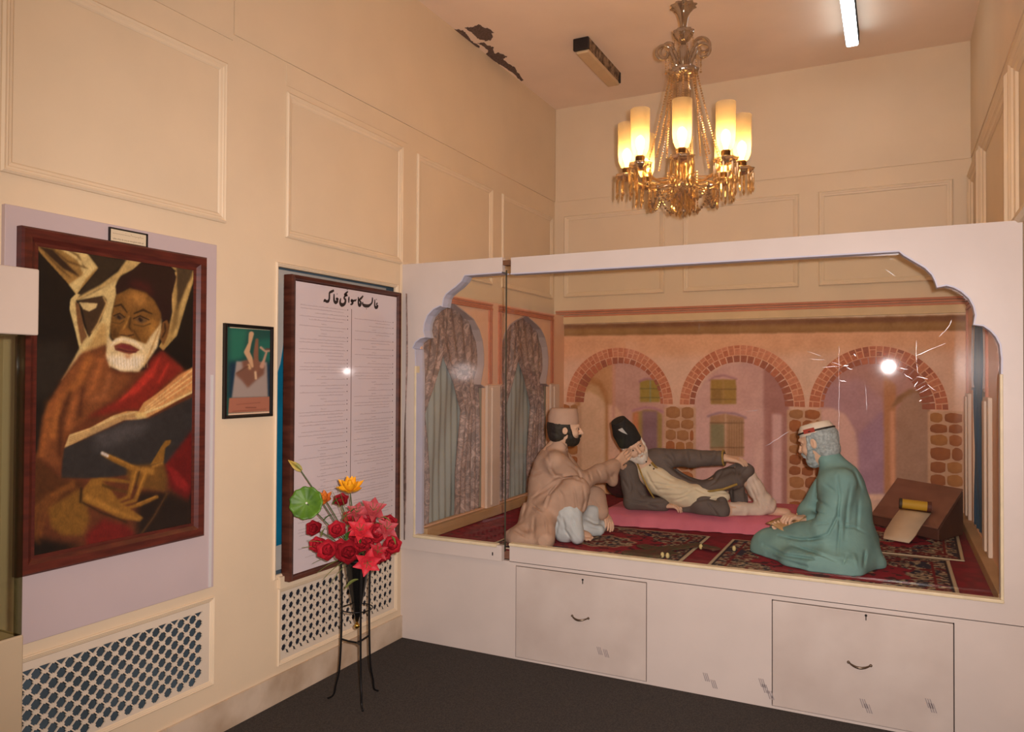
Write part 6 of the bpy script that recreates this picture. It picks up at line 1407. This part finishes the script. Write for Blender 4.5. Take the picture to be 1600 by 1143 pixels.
# ------------------------------------------------------------------ 3: kneeling figure in green
robe3 = M('dusty_teal_robe', (124, 160, 154), .8, col2=(110, 146, 142), scale=8, bump=.12, bscale=110)
p3 = empty('person', tuple(on(2, .607, 1290, 875)), 'kneeling grey-bearded clay figure in a teal robe and white cap, writing', 'person')
f3 = nrm((-.93, .30, 0)); l3 = np.cross((0, 0, 1), f3)      # l3 points to the viewer side
H3 = Head(W(1279, 691, .66), f3+V3(0, 0, -.30), Z+f3*.28, 1.0)
sh3 = W(1312, 742, .64); mid3 = W(1316, 795, .64); hip3 = W(1322, 850, .64)
NS = W(1318, 748, .50); FS = W(1300, 744, .80); NE = W(1292, 826, .46); NW = W(1240, 832, .60)
FE = W(1262, 800, .88); FW = W(1258, 812, .76)
NK = W(1206, 853, .68); FK = W(1222, 838, .92)
S = Sdf((1.75, .35, .595), (2.85, 1.15, 1.5), .0045)
H3.face(S); S.chain([H3.p(-.02, 0, -.05), sh3+Z*.0+f3*.02], [.047, .050], .03)
S.chain([sh3-Z*.03, mid3, hip3], [.10, .11, .12], .05); S.chain([NS, NE, NW], [.04, .034, .025], .02); S.chain([FS, FE, FW], [.04, .034, .025], .02)
hand(S, NW+V3(.01, 0, -.002), nrm(W(1212, 824, .66)-NW), V3(-.1, -.25, 1), 1, .35, .95)
hand(S, FW, nrm(W(1243, 808, .72)-FW), V3(-.2, -.1, -1), -1, .95, 1.05)
S.chain([hip3+l3*.08, NK], [.08, .06], .03); S.chain([hip3-l3*.08, FK], [.08, .06], .03)
foot(S, on(2, .64, 1350, 868), on(2, .64, 1372, 864), Z, .034); S.cutplane((0, 0, .607), (0, 0, -1)); S.build('body', skinm, p3)
H3.eyes(p3)
greyh = M('grey_hair', (172, 180, 180), .8, col2=(138, 146, 146), scale=70)
hair1(H3, 'hair', greyh, p3, low=-.085, bfw=.004, th=.006, bth=-.004)
cap(H3, H3.p(-.006, 0, .046), .088, .074, .062).build('white_cap', M('white_cap_cloth', (222, 208, 190), .8, var=.06), p3, smooth=True, sharp=.9)
m = MB(); m.tube([H3.p(-.006+.100*math.cos(t), .085*math.sin(t), .066) for t in np.linspace(0, 2*PI, 40)[:-1]], .0052, 6, closed=True); m.build('dark_cap_band', M('black_band', (40, 32, 30), .6), p3, smooth=True)
m = MB(); m.hexa([H3.p(-.006+.103*math.cos(t)*q, .088*math.sin(t)*q, z) for z in (.058, .082) for t, q in ((1.25, 1.), (1.85, 1.), (1.85, 1.06), (1.25, 1.06))]); m.build('red_badge', M('red_badge_cloth', (164, 60, 46), .7), p3)
S = Sdf((1.75, .3, .595), (2.9, 1.25, 1.3), .0055)
S.ell(sh3-Z*.035, (.105, .175, .10), .05, [f3, l3, Z]); S.ell(mid3+V3(.01, 0, 0), (.135, .165, .17), .06, [f3, l3, Z]); S.ell(hip3+Z*.02, (.15, .19, .15), .06, [f3, l3, Z]); S.cone(sh3, H3.p(-.034, 0, -.108), .085, .066, .04)
S.chain([NS-Z*.012, NE], [.062, .068], .06); S.chain([NE, NW+V3(.03, 0, -.0)], [.066, .046], .025); S.chain([FS, FE, FW+V3(.03, 0, 0)], [.068, .055, .042], .03)
S.chain([hip3+l3*.10, NK], [.13, .085], .06); S.chain([hip3-l3*.08, FK], [.12, .08], .06); S.chain([NK, FK], [.075, .07], .06); S.ell(W(1260, 862, .70), (.19, .17, .08), .06, [f3, l3, Z])
S.chain([on(2, .628, 1208, 864), on(2, .628, 1240, 876), on(2, .63, 1285, 885), on(2, .63, 1330, 888), on(2, .625, 1362, 881)], [.030, .034, .040, .036, .022], .11); S.chain([hip3+l3*.10-Z*.03, NK-Z*.02+l3*.02], [.15, .095], .08); S.chain([hip3, on(2, .625, 1374, 880)], [.14, .022], .08); S.ell(W(1300, 868, .56), (.13, .12, .09), .08)
S.folds(A6, [(q, w_, a_) for q, w_, a_ in ((((548, 430), (562, 540), (550, 640), (500, 740), (400, 775)), 2.6, .014), (((550, 600), (562, 700), (548, 850)), 2.4, .009), (((430, 550), (510, 600)), 2.4, .008), (((420, 620), (490, 640)), 2.2, .008), (((430, 690), (510, 680)), 2.2, .008), (((230, 750), (350, 772), (500, 762)), 2.4, .012), (((150, 800), (260, 855), (400, 875), (560, 935)), 3., .013), (((300, 800), (450, 850), (560, 900)), 2.6, .009), (((620, 470), (600, 600), (590, 770)), 3., .008), (((560, 700), (640, 705), (700, 735)), 2., .007), (((665, 560), (655, 720)), 2.8, .007), (((600, 850), (565, 945)), 2.6, .009), (((700, 830), (690, 920)), 2.6, .010), (((480, 470), (545, 520)), 2.4, .007), (((440, 420), (430, 500), (420, 560)), 2.4, .006), (((640, 850), (660, 930)), 2.4, -.007), (((200, 860), (330, 905), (480, 940)), 2.6, .008), (((640, 400), (680, 500)), 2.6, .006))])
S.chain([H3.p(-.0, 0, -.075), H3.p(-.012, 0, -.112)], .040, .01, True)
S.wrinkle(.0026, (30, 30, 26), 31); S.cutplane((0, 0, .607), (0, 0, -1)); S.build('robe', robe3, p3)
# manuscript on the lap and pen
c0, c1, c2, c3 = [q+V3(-.01, -.01, .045) for q in (W(1200, 831, .70), W(1232, 820, .84), W(1264, 822, .74), W(1228, 842, .58))]
m = MB(); V = []
for i in range(6):
    for j in range(6):
        u, v = i/5, j/5; V.append((c0*(1-u)+c3*u)*(1-v)+(c1*(1-u)+c2*u)*v+V3(0, 0, .006*math.sin(u*5+v*3)+.004))
m.add(V, [(i*6+j, i*6+j+1, (i+1)*6+j+1, (i+1)*6+j) for i in range(5) for j in range(5)])
o = m.build('manuscript', M('old_manuscript_paper', (196, 158, 112), .7, var=.08), None, smooth=True, label='tan manuscript sheet on the lap of the kneeling figure', cat='paper'); s_ = o.modifiers.new('s', 'SOLIDIFY'); s_.thickness = .005
a_, b_ = W(1246, 806, .72), W(1250, 822, .70); tag(MB().tube([a_+(a_-b_)*.3, a_, b_], [.003, .003, .0015], 8).build('reed_pen', M('pale_reed', (186, 156, 116), .6), None), 'thin reed pen in the writing hand of the kneeling figure', 'pen')
